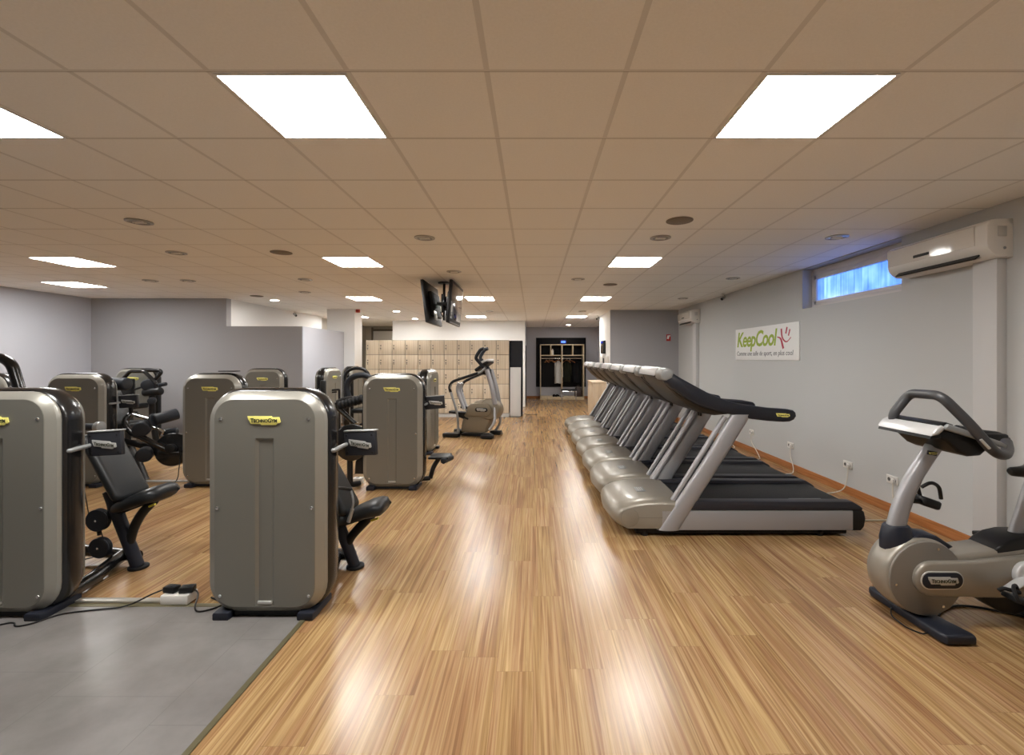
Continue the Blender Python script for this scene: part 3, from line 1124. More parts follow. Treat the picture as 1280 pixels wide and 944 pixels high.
def tower(t, X, rear=True):
    """cabinet of the weight stack; local: x across, y from the front face back, z up"""
    zc = .022 + TH / 2
    body = []
    def L(w, h, r, y, cz=zc):
        return [(p[0], y, p[1]) for p in rrect(w, h, r, 0, cz)]
    # front shell: slanted rim, flat face, shallow centre channel
    o = MB()
    o.loft([L(TW - .014, TH - .014, .185, .075), L(TW - .014, TH - .014, .185, .045), L(TW - .03, TH - .03, .18, .030), L(TW - .125, TH - .105, .125, .002)], False, False)
    o.build('front_rim', 'shell_rim_lit', t, sharp=25)
    o = MB()
    gz = .603
    o.loft([L(TW - .125, TH - .105, .125, .002), L(TW - .131, TH - .111, .122, .0), L(.118, 1.04, .006, .0, gz), L(.084, 1.012, .004, .013, gz)], False, True)
    o.build('front_panel', 'shell', t, sharp=20)
    o = MB()
    o.loft([L(TW - .03, TH - .03, .18, .05), L(TW - .004, TH - .004, .20, .056), L(TW + .020, TH + .018, .209, .072), L(TW + .028, TH + .024, .212, .125), L(TW + .020, TH + .018, .209, .168), L(TW - .004, TH - .004, .20, .184), L(TW - .03, TH - .03, .18, .19)])
    o.build('tower_frame', 'black_gloss', t, sharp=60)
    o = MB()
    o.loft([L(TW - .05, TH - .05, .17, .185), L(TW - .05, TH - .05, .17, .215), L(TW - .07, TH - .07, .16, .23), L(TW - .17, TH - .17, .11, .258)])
    o.build('rear_panel', 'shell', t, sharp=25)
    for s in (-1, 1):
        o = MB(); o.prism([(s * .26 - .048, -.022), (s * .26 + .048, -.022), (s * .26 + .052, .02), (s * .26 + .052, .235), (s * .26 - .052, .235), (s * .26 - .052, .02)], 0, .05, .010, plane='XY')
        o.build('foot', 'navy', t)
    o = MB(); o.bb(-.22, .22, .03, .19, .012, .045)
    o.build('base_plate', 'black_matt', t)
    o = MB(); o.box((0, .004, .103), (.088, .014, .018), .003)
    o.build('pull_tab', 'badge_silver', t)
    for (x, z) in ((-.272, 1.24), (.272, 1.24), (-.292, .69), (.292, .69), (-.275, .145), (.275, .145)):
        o = MB(); o.cyl((x, .001, z), (x, -.005, z), .0105, 12, .002)
        o.build('screw', 'chrome', t)
    maker_badge(t, (0, -.001, 1.232), .205)
    # badge sits at the pixel spot a little above centre


def display(t, x0, y, z, rot=0.0, arm_from=None):
    """small control box on a short arm"""
    c = Vector((x0, y, z))
    M = Matrix.Rotation(rot, 4, 'Z') @ Matrix.Rotation(R(-4), 4, 'Y')
    o = MB()
    o.box(c, (.235, .03, .160), .006, M)
    d = o.build('display', 'display_grey', t)
    o = MB()
    o.box(c + Vector((0, .0, .083)), (.245, .04, .010), .004, M)
    o.build('display_hood', 'silver_dark', d)
    b = maker_badge(d, c + M.to_3x3() @ Vector((.005, -.016, -.005)), .175, 'silver', (PI / 2, R(-4) * -1, rot))
    for sx, sz in ((-.095, .055), (.095, .055), (-.095, -.06), (.095, -.06)):
        o = MB(); q = c + M.to_3x3() @ Vector((sx, -.0155, sz))
        o.cyl(q, q + Vector((0, -.003, 0)), .006, 8)
        o.build('bolt', 'black', d)
    o = MB()
    af = Vector(arm_from) if arm_from else Vector((.36, .10, z - .01))
    o.tube([af, af + Vector((.03, -.03, 0)), c + Vector((-.1, .02, -.01))], .014, 10, .03)
    o.build('display_arm', 'silver_dark', t)


def seat_machine(lab, X, Y, rot_disp=0.0, dx=0.0, dz=0.0):
    """seated machine: the seat stands beside and behind the cabinet, facing right"""
    t = thing('weight_machine', lab, 'weight machine', (X, Y, 0), 0, 'grey weight machines')
    tower(t, X)
    display(t, .475 + dx, .20, 1.055, rot_disp, (.365, .10, 1.03))
    # backrest pad
    M = Matrix.Rotation(R(-28.5), 4, 'Y')
    o = MB()
    prof = rrect(.30, .56, .05, 0, 0, 5)
    c = Vector((.105, .68, .785 + dz))
    lp = []
    for pr, d in ((inset(prof, .022), 0), (inset(prof, .006), .008), (prof, .022), (prof, .038), (inset(prof, .006), .052), (inset(prof, .03), .062)):
        lp.append([c + M.to_3x3() @ Vector((d, p[0], p[1])) for p in pr])
    o.loft(lp)
    o.build('backrest', 'vinyl_pad', t, sharp=60)
    o = MB(); o.box(c + M.to_3x3() @ Vector((-.015, 0, .02)), (.03, .22, .46), .008, M)
    o.build('backrest_plate', 'navy', t)
    # seat pad
    o = MB()
    pts = [(.15, .475), (.21, .497), (.31, .535), (.41, .575), (.475, .590), (.515, .592), (.535, .588)]
    loops = []
    for (x, z), hw, th in zip([(q[0], q[1] + dz) for q in pts], (.06, .13, .15, .15, .145, .13, .10), (.02, .042, .050, .055, .058, .052, .030)):
        loops.append([(x + (.012 if k in (0,) else 0), .68 + hw * math.copysign(abs(math.cos(a)) ** .6, math.cos(a)), z + th * math.copysign(abs(math.sin(a)) ** .8, math.sin(a))) for k, a in enumerate([2 * PI * i / 20 for i in range(20)])])
    o.loft(loops)
    o.build('seat', 'vinyl_pad', t, sharp=60)
    # main leaning post with seat bracket
    o = MB()
    o.tube([(.085, .68, .60 + dz), (.16, .69, .36), (.285, .70, .015)], .044, 14, .02, rz=.042)
    o.build('post', 'navy', t)
    o = MB()
    o.tube([(.225, .69, .17), (.255, .69, .30 + dz * .6), (.33, .68, .43 + dz), (.43, .68, .53 + dz)], .034, 12, .10, rz=.03)
    o.tube([(.13, .68, .44 + dz), (.22, .68, .47 + dz), (.40, .68, .54 + dz)], .03, 10)
    o.build('seat_bracket', 'black', t)
    o = MB(); o.cyl((.29, .70, 0), (.29, .70, .02), .066, 20, .004)
    o.build('foot_pad', 'black_matt', t)
    # floor frame
    o = MB()
    o.tube([(-.31, .80, .98), (-.31, .80, .10), (-.10, .80, .085), (.27, .715, .085)], .042, 14, .12)
    o.tube([(.26, .16, .06), (.22, .40, .06), (.12, .76, .08)], .046, 14, .05)
    o.build('floor_frame', 'black_gloss', t)
    # pulleys and their cable
    for (x, z, r) in ((.02, .385, .085), (.035, .175, .078)):
        o = MB()
        n = 28
        prof = [(.02, .02), (r - .004, .022), (r, .016), (r - .012, 0), (r, -.016), (r - .004, -.022), (.02, -.02)]
        o.loft([[(x + q * math.cos(2 * PI * k / n), .66 + h, z + q * math.sin(2 * PI * k / n)) for k in range(n)] for q, h in prof])
        p = o.build('pulley', 'rubber_roller', t)
        o = MB(); o.cyl((x, .632, z), (x, .646, z), .008, 10)
        o.build('axle', 'chrome', p)
    o = MB()
    o.tube([(-.21, .72, .93), (-.05, .66, .40)], .0035, 6)
    o.tube([(.07, .66, .60), (.10, .66, .40)], .0035, 6)
    o.tube([(.03, .66, .33), (.05, .66, .26), (.09, .66, .19)], .0035, 6)
    o.tube([(.02, .655, .33), (.03, .655, .27)], .012, 8)
    o.tube([(-.02, .66, .10), (-.32, .55, .05)], .0035, 6)
    o.build('cable', 'black', t)
    o = MB(); o.tube([(.44, .62, .50 + dz), (.50, .60, .525 + dz)], .008, 8)
    o.build('seat_lever', 'lever_yellow', t)
    return t


m1 = seat_machine('nearest grey weight machine, its whole yellow badge centred in the photo left half', -1.662, 2.82, R(-15), .047, -.11)
m1['label'] = 'nearest complete grey weight machine standing on the edge of grey floor tiles'
m2 = seat_machine('x', -3.33, 2.81, R(-4), .035)
m2['label'] = 'nearest grey weight machine cut by the left photo edge, black padded seat beside'
o = MB()
o.tube([(.335, .50, .66), (.37, .47, .58), (.345, .45, .46)], .008, 8, .05)
o.tube([(.362, .462, .53), (.338, .448, .44)], .014, 10)
o.build('range_lever', 'polish_grey', m1)
MB().tube([(.335, .50, .66), (.31, .34, .72), (.28, .17, .72)], .012, 8, .05).build('lever_link', 'black', m1)


def machine(lab, X, Y, rotz=0.0):
    t = thing('weight_machine', lab, 'weight machine', (X, Y, 0), rotz, 'grey weight machines')
    tower(t, X)
    return t


def part(t, name, m, fn, sharp=60):
    """part given in world metres, stored local to its machine"""
    mb = MB()
    fn(mb)
    Mi = t.matrix_basis.inverted()
    bmesh.ops.transform(mb.bm, matrix=Mi, verts=mb.bm.verts)
    return mb.build(name, m, t, sharp)


# --- leg machine behind the padded seat (left middle)
m3 = machine('grey weight machine with black roller arms and a big round disc, left middle', -5.735, 5.68)
display(m3, .50, .22, 1.055, R(2), (.365, .10, 1.04))
Yq = 6.0
part(m3, 'lever_arm', 'black_gloss', lambda b: b.tube([at(170, 517, Yq + .1), at(160, 519, Yq), at(155, 530, Yq - .05), at(163, 541, Yq - .1), at(180, 548, Yq - .12), at(195, 556, Yq - .1), at(210, 563, Yq - .05)], .038, 14, .10))
part(m3, 'lower_arm', 'black', lambda b: b.tube([at(140, 548, Yq), at(160, 553, Yq), at(180, 557, Yq), at(200, 566, Yq)], .042, 12, .1))


def disc(b, c, r, th, axis=(.25, -1, .0)):
    a = Vector(axis).normalized()
    c = Vector(c)
    b.cyl(c + a * th, c - a * th, r, 40, .008)


d3 = part(m3, 'cam_disc', 'black_gloss', lambda b: disc(b, at(217, 562, Yq), .215, .03, (.18, -1, .1)))
o = part(m3, 'cam_hub', 'black', lambda b: (disc(b, at(214, 561, Yq - .05), .06, .04, (.18, -1, .1)), b.tube([at(200, 566, Yq - .08), at(224, 566, Yq - .08)], .012, 8)))
for (px, py, r) in ((175.6, 537.5, .095), (179.3, 570, .09)):
    part(m3, 'roller', 'rubber_roller', lambda b: b.cyl(at(px, py, Yq - .15), at(px, py, Yq - .15) + Vector((-.09, .17, .02)), r, 28, .02))
part(m3, 'long_roller', 'rubber_roller', lambda b: (b.cyl(at(193, 525.3, Yq), at(223, 517, Yq + .20), .075, 28, .02), b.cyl(at(192, 525.6, Yq), at(194, 525, Yq), .09, 28, .01)))
part(m3, 'chrome_link', 'chrome', lambda b: (b.tube([at(166, 518.5, Yq), at(189, 524.5, Yq)], .022, 12), b.tube([at(180, 531, Yq), at(200, 537, Yq)], .016, 10), b.tube([at(200, 537, Yq), at(205, 541, Yq)], .025, 10)))
part(m3, 'head_roller', 'rubber_roller', lambda b: b.cyl(at(134, 480, 6.05), at(160, 480, 6.05), .085, 28, .02))
part(m3, 'front_roller', 'rubber_roller', lambda b: b.cyl(at(88, 533, 5.45), at(121, 534, 5.45), .042, 20, .01))
part(m3, 'roller_cap', 'silver_dark', lambda b: b.cyl(at(121, 534, 5.45), at(127, 534, 5.45), .066, 20, .006))
part(m3, 'seat', 'vinyl_pad', lambda b: b.box(at(150, 531, 6.15), (.42, .40, .08), .03))
part(m3, 'backrest', 'vinyl_pad', lambda b: b.box(at(140, 507, 6.25), (.10, .38, .55), .03, Matrix.Rotation(R(-25), 4, 'Y')))
part(m3, 'leg', 'black', lambda b: (b.tube([at(160, 556, 6.1), at(172, 578, 6.1), at(181, 601, 6.05)], .065, 12, .05, rz=.04)))
part(m3, 'floor_frame', 'black_gloss', lambda b: b.tube([(-5.70, 5.9, .05), (-5.4, 6.15, .05), at(181, 601, 6.05) + Vector((0, .02, .03))], .035, 12, .08))
part(m3, 'display_post', 'black', lambda b: b.tube([at(163.5, 508, 6.0), at(164, 522, 6.05)], .024, 10))

# --- machine with horizontal pads left of its cabinet
m4 = machine('grey weight machine standing between the round black disc and the nearest complete machine', -4.03, 5.68)
part(m3, 'lower_roller', 'rubber_roller', lambda b: b.cyl(at(204, 541, 6.05), at(222.5, 538.5, 6.1), .045, 24, .02))
part(m4, 'seat', 'vinyl_pad', lambda b: b.box((-4.0, 6.45, .50), (.40, .44, .09), .03))
part(m4, 'seat_post', 'black', lambda b: (b.tube([(-4.0, 6.45, .47), (-4.0, 6.45, .05)], .04, 12), b.tube([(-4.0, 6.9, .045), (-4.0, 5.8, .045)], .035, 12)))
part(m4, 'top_plate', 'black', lambda b: b.box((-3.86, 5.79, 1.452), (.22, .10, .012), .004))

# --- machine against the partition, only the cabinet top in view
m5 = machine('grey weight cabinet against the lower partition, only its top in view', -4.96, 8.35)
part(m5, 'seat', 'vinyl_pad', lambda b: b.box((-4.96, 9.0, .5), (.40, .40, .09), .03))
part(m5, 'seat_post', 'black', lambda b: (b.tube([(-4.96, 9.0, .47), (-4.96, 9.0, .04)], .04, 12), b.tube([(-4.96, 9.0, .05), (-4.96, 8.5, .05)], .035, 12)))

# --- press machine in front of the left back wall
m6 = machine('grey weight machine with angular black tube handles before the left back wall', -7.46, 8.5)
Y6 = 8.25
part(m6, 'press_arm', 'black_gloss', lambda b: b.tube([at(147, 500, Y6), at(147.6, 480.5, Y6), at(162.4, 464.3, Y6), at(180.5, 464.3, Y6), at(194.8, 478.6, Y6), at(195.8, 492, Y6)], .032, 12, .05))
part(m6, 'press_handle', 'black_gloss', lambda b: b.tube([at(179, 463.5, Y6 + .1), at(200, 463, Y6 + .1), at(201.5, 466, Y6 + .1), at(192, 477, Y6 + .05)], .032, 12, .08))
part(m6, 'shoulder_roller', 'rubber_roller', lambda b: b.cyl(at(184.5, 481.5, Y6 - .05), at(184.5, 481.5, Y6 - .05) + Vector((-.10, .16, 0)), .105, 28, .02))
part(m6, 'grip', 'rubber_roller', lambda b: b.cyl(at(199, 481.5, Y6), at(208, 480, Y6), .034, 16, .01))
part(m6, 'hinge', 'black', lambda b: (b.cyl(at(180, 491, Y6), at(202, 489, Y6), .07, 20, .02), b.tube([at(168, 487, Y6), at(180, 483, Y6)], .018, 8)))
part(m6, 'small_roller', 'rubber_roller', lambda b: b.cyl(at(189, 501.5, Y6 - .1), at(189, 501.5, Y6 - .1) + Vector((-.09, .14, 0)), .06, 24, .01))
part(m6, 'upright', 'black', lambda b: b.tube([at(190, 492, Y6 + .1), at(190, 520, Y6 + .1), (-6.9, Y6 + .1, .06), (-7.2, Y6 + .35, .05)], .05, 12, .08))
part(m6, 'backrest', 'vinyl_pad', lambda b: b.box(at(158, 485, Y6 + .03), (.26, .10, .34), .03))
part(m6, 'seat', 'vinyl_pad', lambda b: b.box(at(160, 508, Y6 - .25), (.42, .40, .09), .03))
part(m6, 'seat_post', 'black', lambda b: (b.tube([at(160, 510, Y6 - .25), at(160, 510, Y6 - .25) * 1.0 - Vector((0, 0, at(160, 510, Y6 - .25).z - .03))], .045, 12), b.tube([at(150, 496, Y6 + .05), at(158, 516, Y6)], .03, 8)))

# --- machine by the aisle
m7 = machine('grey weight machine by the aisle in front of the lockers', -1.725, 5.57)
display(m7, .49, .20, 1.055, R(6), (.365, .10, 1.04))
Y7 = 5.62
part(m7, 'cam_disc', 'black_gloss', lambda b: disc(b, at(440, 553, Y7), .225, .03, (-.1, -1, .05)))
part(m7, 'cam_post', 'black', lambda b: b.tube([at(437.5, 553, Y7 + .06), at(437.5, 606, Y7 + .03), (-2.18, Y7 + .12, .04)], .036, 10, .05))
part(m7, 'lower_link', 'black', lambda b: b.prism([(-2.21, .18), (-2.05, .18), (-2.02, .46), (-2.10, .44), (-2.20, .34)], Y7 + .02, Y7 + .1, .01))
part(m7, 'handle', 'black_gloss', lambda b: b.tube([at(421.5, 503, 6.1), at(421.5, 509, 6.1), at(432, 519, 6.1), at(444, 530, 6.1)], .034, 12, .06))
part(m7, 'grip', 'black_matt', lambda b: [b.cyl(at(424 + k * 4.4, 507.5 - k * 1.3, 6.1), at(427.6 + k * 4.4, 506.4 - k * 1.3, 6.1), .062, 18, .012) for k in range(7)])
part(m7, 'grip_guard', 'black', lambda b: b.tube([at(421.5, 503, 6.12), at(430, 499, 6.12), at(442, 497.5, 6.12), at(456, 499, 6.12)], .03, 10, .08))
part(m7, 'foot_rest', 'black', lambda b: (b.box((-1.22, 6.0, .325), (.26, .28, .03), .008), b.tube([(-1.34, 5.95, .05), (-1.30, 5.95, .2), (-1.22, 5.95, .315)], .03, 10, .08), b.tube([(-1.72, 5.8, .05), (-1.34, 5.95, .05)], .03, 10)))
part(m7, 'foot_rest_roller', 'rubber_roller', lambda b: b.cyl((-1.15, 5.82, .30), (-1.08, 6.05, .30), .038, 18, .01))
part(m7, 'seat', 'vinyl_pad', lambda b: b.box((-1.80, 6.28, .50), (.40, .38, .09), .03))
part(m7, 'seat_post', 'black', lambda b: (b.tube([(-1.80, 6.28, .47), (-1.80, 6.28, .05)], .04, 12), b.tube([(-1.80, 6.28, .05), (-1.72, 5.75, .05)], .035, 12)))

# --- cabinets turned side-on
m8 = machine('grey weight cabinet turned edge-on right behind the aisle machine', -1.70, 7.9, PI / 2)
m9 = machine('narrow looking grey weight cabinet turned sideways beside the partition end', -3.99, 9.17, PI / 2)
m10 = machine('farthest grey weight cabinet, turned sideways before the white column', -4.10, 10.67, PI / 2)
Y9 = 9.05
part(m9, 'pull_frame', 'black', lambda b: (b.tube([at(413, 488, Y9), at(424, 487, Y9), at(424.5, 545, Y9)], .02, 10, .02), b.tube([at(411, 491, Y9), at(421, 490, Y9)], .014, 8)))
part(m9, 'side_pad', 'vinyl_pad', lambda b: b.box(at(404, 485, 8.7), (.10, .10, .30), .03))
part(m10, 'overhead_loop', 'black', lambda b: b.tube([at(436, 486, 9.9), at(430.5, 473, 9.9), at(434, 464, 9.9), at(443.4, 460, 9.9), at(454, 461, 9.9), at(461, 467, 9.9), at(463, 478, 9.9)], .034, 12, .1))
part(m10, 'shoulder_pad', 'rubber_roller', lambda b: b.tube([at(436, 498, 9.7), at(433, 485, 9.7), at(436, 475, 9.7), at(445, 469.5, 9.7), at(457, 469, 9.7), at(464, 473, 9.7)], .062, 14, .12))
part(m10, 'upright', 'black', lambda b: b.tube([at(440, 474, 9.85), at(440, 540, 9.85), (-3.95, 9.85, .05), (-4.0, 10.4, .05)], .035, 10, .05))
part(m10, 'seat', 'vinyl_pad', lambda b: b.box((-3.62, 9.75, .5), (.40, .40, .09), .03))
part(m10, 'seat_post', 'black', lambda b: (b.tube([(-3.62, 9.75, .47), (-3.62, 9.75, .05)], .04, 12), b.tube([(-3.62, 9.75, .05), (-4.0, 10.35, .05)], .035, 12)))

# --- machine at the left edge with the overhead bent tube
m11 = machine('grey weight machine at the left photo edge with thick bent overhead tube', -6.98, 5.68)
part(m11, 'overhead_tube', 'black_gloss', lambda b: b.tube([at(-60, 447, 4.7), at(2, 447, 4.7), at(15, 455, 4.7), at(30, 505, 4.7), at(40, 560, 4.7), at(40, 620, 4.7), (-5.3, 5.0, .05), (-6.6, 5.9, .05)], .048, 14, .25))

# ================================================================== EXERCISE BIKE
BX, BY = 2.42, 2.83
bk = thing('exercise_bike', 'grey and silver exercise bike cut off by the right photo edge', 'exercise bike', (BX, BY, 0))
BO = (BX, BY, 0)


def bp(name, m, fn, sharp=50, parent=None):
    mb = MB(BO)
    fn(mb)
    return mb.build(name, m, parent or bk, sharp)


bp('front_stabilizer', 'navy', lambda b: (b.prism([(2.325, 2.55), (2.485, 2.55), (2.495, 2.58), (2.46, 2.72), (2.45, 2.98), (2.47, 3.09), (2.46, 3.115), (2.30, 3.115), (2.285, 3.08), (2.29, 2.95), (2.30, 2.70), (2.305, 2.58)], 0.006, .062, .014, plane='XY')))
for y in (2.60, 3.06):
    bp('rubber_foot', 'black_matt', lambda b: b.cyl((2.39, y, 0), (2.39, y, .012), .03, 14))


def drum(b):
    n = 48
    c = Vector((2.360, 0, .298))
    st = [(2.735, .19), (2.742, .215), (2.755, .228), (2.80, .236), (2.86, .236), (2.905, .228), (2.918, .215), (2.925, .19)]
    b.loft([[(c.x + r * math.cos(2 * PI * k / n), y, c.z + r * math.sin(2 * PI * k / n)) for k in range(n)] for y, r in st])


bp('flywheel_cover', 'bike_body', drum, 40)
bp('cover_disc', 'bike_disc', lambda b: b.cyl((2.358, 2.737, .298), (2.358, 2.722, .298), .222, 48, .005))
for a in (70, 190, 300):
    bp('screw', 'chrome', lambda b: b.cyl((2.358 + .19 * math.cos(R(a)), 2.724, .298 + .19 * math.sin(R(a))), (2.358 + .19 * math.cos(R(a)), 2.718, .298 + .19 * math.sin(R(a))), .008, 10))


def beam_outline():
    pts = []
    cx, cz, r = 2.368, .307, .101
    for k in range(13):
        a = PI / 2 + PI * k / 12
        pts.append((cx + r * math.cos(a), cz + r * math.sin(a)))
    pts += [(2.75, .196), (3.02, .205), (3.12, .235), (3.13, .42), (3.05, .455), (2.80, .432), (2.62, .412)]
    return pts


bp('side_beam', 'bike_body', lambda b: b.prism(beam_outline(), 2.690, 2.735, .014))
bp('main_beam', 'bike_body', lambda b: b.prism([(2.40, .20), (3.12, .20), (3.15, .25), (3.14, .44), (3.06, .50), (2.86, .47), (2.62, .44), (2.45, .43)], 2.733, 2.925, .02))
lg = bp('logo_plate', 'navy', lambda b: b.prism(rrect(.24, .094, .046, 2.418, .305, 8), 2.684, 2.692, .002))
bp('plate_rim', 'badge_silver', lambda b: b.prism(rrect(.254, .108, .053, 2.418, .305, 8), 2.686, 2.6915, .001), 50, lg)
maker_badge(lg, (2.418 - BX, 2.683 - BY, .305), .18, 'silver')
# stem
bp('stem_collar', 'navy', lambda b: b.loft([[(x0 + (x1 - x0) * (.5 + .5 * math.cos(a)), 2.83 + hw * math.sin(a), z) for a in [2 * PI * k / 20 for k in range(20)]] for x0, x1, hw, z in ((2.165, 2.42, .080, .44), (2.165, 2.36, .076, .50), (2.182, 2.335, .062, .575), (2.19, 2.328, .056, .585))]))
bp('collar_fairing', 'navy', lambda b: b.prism([(2.26, .50), (2.36, .548), (2.46, .535), (2.56, .47), (2.50, .44), (2.26, .44)], 2.765, 2.895, .012))


def stem(b):
    n = 20
    st = [(2.245, .105, .50), (2.256, .108, .57), (2.278, .106, .66), (2.315, .104, .77), (2.368, .102, .88), (2.432, .102, .98), (2.50, .106, 1.08), (2.53, .106, 1.12)]
    b.loft([[(x + w_ * .5 * math.copysign(abs(math.cos(a)) ** .7, math.cos(a)), 2.83 + .034 * math.copysign(abs(math.sin(a)) ** .7, math.sin(a)), z) for a in [2 * PI * k / n for k in range(n)]] for x, w_, z in st])


bp('stem', 'silver', stem)
sb = bp('stem_badge_base', 'navy', lambda b: b.box((2.452, 2.796, 1.035), (.058, .008, .026), .002, Matrix.Rotation(R(10), 4, 'Y')))
maker_badge(sb, (2.452 - BX, 2.791 - BY, 1.035), .05, 'yellow')
# console
bp('console_housing', 'black', lambda b: b.prism([(2.32, 1.165), (2.40, 1.135), (2.47, 1.07), (2.53, 1.045), (2.60, 1.05), (2.64, 1.085), (2.70, 1.10), (2.72, 1.12), (2.36, 1.215)], 2.64, 3.02, .015))
bp('console_front', 'console_silver', lambda b: b.prism([(2.300, 1.168), (2.308, 1.188), (2.335, 1.218), (2.365, 1.230), (2.38, 1.21), (2.34, 1.175)], 2.62, 3.04, .010))
bp('console_deck', 'silver_dark', lambda b: b.prism([(2.38, 1.222), (2.40, 1.238), (2.70, 1.138), (2.735, 1.118), (2.73, 1.100), (2.70, 1.105), (2.38, 1.205)], 2.62, 3.04, .008))
bp('console_inlay', 'black', lambda b: b.prism([(2.352, 1.215), (2.356, 1.234), (2.40, 1.246), (2.44, 1.232), (2.43, 1.21)], 2.64, 3.02, .004))
bp('console_screen', 'tv_screen', lambda b: b.box((2.55, 2.83, 1.192), (.24, .30, .008), .003, Matrix.Rotation(R(18.5), 4, 'Y')))
bp('front_seam', 'black', lambda b: b.prism([(2.296, 1.150), (2.302, 1.168), (2.36, 1.178), (2.36, 1.155)], 2.63, 3.03, .004))
# handlebar: rises from the far console corner, crosses and drops back on the near side
bp('handlebar', 'rubber_grey', lambda b: b.tube([at(1117, 527, 2.98), at(1117, 517, 2.98), at(1137, 491.5, 2.96), at(1176, 494.5, 2.68), at(1212, 530, 2.62), at(1243, 566, 2.58), at(1256, 570, 2.62), at(1260, 562, 2.72), at(1258, 553, 2.80)], .0285, 16, .06), 60)
bp('far_grip', 'black', lambda b: (b.tube([at(1196, 537, 2.98), at(1228, 543, 3.0), at(1247, 545, 3.02), at(1258, 552, 2.98)], .03, 14, .05), b.box(at(1244, 548, 2.95), (.14, .05, .06), .015)))
bp('pulse_sensor', 'badge_silver', lambda b: b.tube([at(1226, 549.5, 2.565), at(1237, 561, 2.553)], .008, 8))
# bottle cage
bp('bottle_holder', 'black', lambda b: (b.box((2.475, 2.86, .715), (.11, .10, .055), .014, Matrix.Rotation(R(18), 4, 'Y')), b.tube([(2.39, 2.80, .825), (2.44, 2.79, .86), (2.50, 2.80, .83), (2.52, 2.81, .75)], .011, 8, .03), b.tube([(2.37, 2.90, .81), (2.41, 2.91, .84), (2.45, 2.90, .81), (2.46, 2.89, .74)], .011, 8, .03), b.tube([(2.32, 2.85, .73), (2.45, 2.85, .72)], .016, 8)))
# seat
bp('post_cover', 'black', lambda b: b.prism([(2.765, .435), (2.815, .485), (2.88, .522), (2.96, .54), (3.08, .54), (3.14, .52), (3.16, .435)], 2.735, 2.925, .016))
bp('seat_post', 'silver', lambda b: b.tube([(2.99, 2.83, .50), (3.11, 2.83, .86)], .042, 16, 0, rz=.03))


def saddle(b):
    st = [(2.965, .020, .016, .915), (2.98, .032, .028, .913), (3.03, .040, .032, .912), (3.1, .07, .036, .915), (3.18, .12, .036, .925), (3.24, .125, .03, .935), (3.28, .10, .02, .94)]
    b.loft([[(x, 2.83 + hw * math.cos(a), z + th * math.sin(a)) for a in [2 * PI * k / 20 for k in range(20)]] for x, hw, th, z in st])


bp('saddle', 'vinyl_pad', saddle)
# crank and pedals, rear stabilizer
bp('crank_boss', 'console_silver', lambda b: b.cyl((2.905, 2.695, .345), (2.905, 2.655, .345), .078, 28, .01))
bp('crank_arm', 'console_silver', lambda b: (b.tube([(2.905, 2.645, .345), (2.83, 2.64, .325), (2.74, 2.63, .275)], .030, 12, .03, rz=.014), b.tube([(2.905, 3.0, .345), (3.06, 3.01, .42)], .022, 12)))
pd = bp('pedal', 'black', lambda b: b.box((2.735, 2.56, .26), (.115, .10, .028), .008, Matrix.Rotation(R(16), 4, 'Y')))
bp('toe_strap', 'black_matt', lambda b: (b.tube([(2.69, 2.515, .265), (2.67, 2.52, .31), (2.70, 2.56, .335), (2.76, 2.60, .325), (2.78, 2.605, .27)], .009, 8, .04), b.tube([(2.64, 2.58, .302), (2.66, 2.575, .318), (2.74, 2.56, .30)], .011, 8, .02)), 50, pd)
bp('pedal', 'black', lambda b: b.box((3.06, 3.07, .425), (.11, .10, .03), .008))
bp('rear_cover', 'black', lambda b: b.prism([(2.70, .195), (3.06, .195), (3.05, .15), (3.0, .095), (2.92, .062), (2.84, .075), (2.76, .125)], 2.75, 2.91, .012))
bp('rear_stabilizer', 'navy', lambda b: b.box((3.10, 2.83, .04), (.11, .54, .055), .014))
bp('rear_strut', 'bike_body', lambda b: b.box((3.08, 2.83, .14), (.08, .12, .18), .01))
tag(MB((2.8, 2.85, 0)).tube([(2.53, 2.84, .008), (2.60, 2.90, .008), (2.74, 2.965, .008), (2.86, 2.955, .008), (3.02, 2.87, .008), (3.25, 2.66, .008), (3.5, 2.5, .008)], .007, 8, .1).build('power_cable', 'black'), 'black cable on the wood floor under the exercise bike', 'cable')
tag(MB((2.3, 2.75, 0)).tube([(2.285, 2.90, .03), (2.24, 2.85, .008), (2.235, 2.72, .006), (2.28, 2.66, .006), (2.30, 2.65, .02)], .004, 8, .06).build('loose_wire', 'black'), 'thin black wire loop in front of the bike base', 'wire')

# ================================================================== STAIR CLIMBER by the lockers
SY = 9.45
SX = -1.2
cl = thing('stair_climber', 'beige stair climber with long silver handrails in front of the lockers', 'stair climber', (SX + .065, SY, 0), -.26)
CO = (SX, SY, 0)


def cp(name, m, fn, sharp=50, parent=None):
    mb = MB(CO)
    fn(mb)
    return mb.build(name, m, parent or cl, sharp)


def a9(px, py, dy=0.0):
    return at(px, py, SY + dy)


def cxz(px, py):
    p = at(px, py, SY - .2)
    return (p.x, p.z)


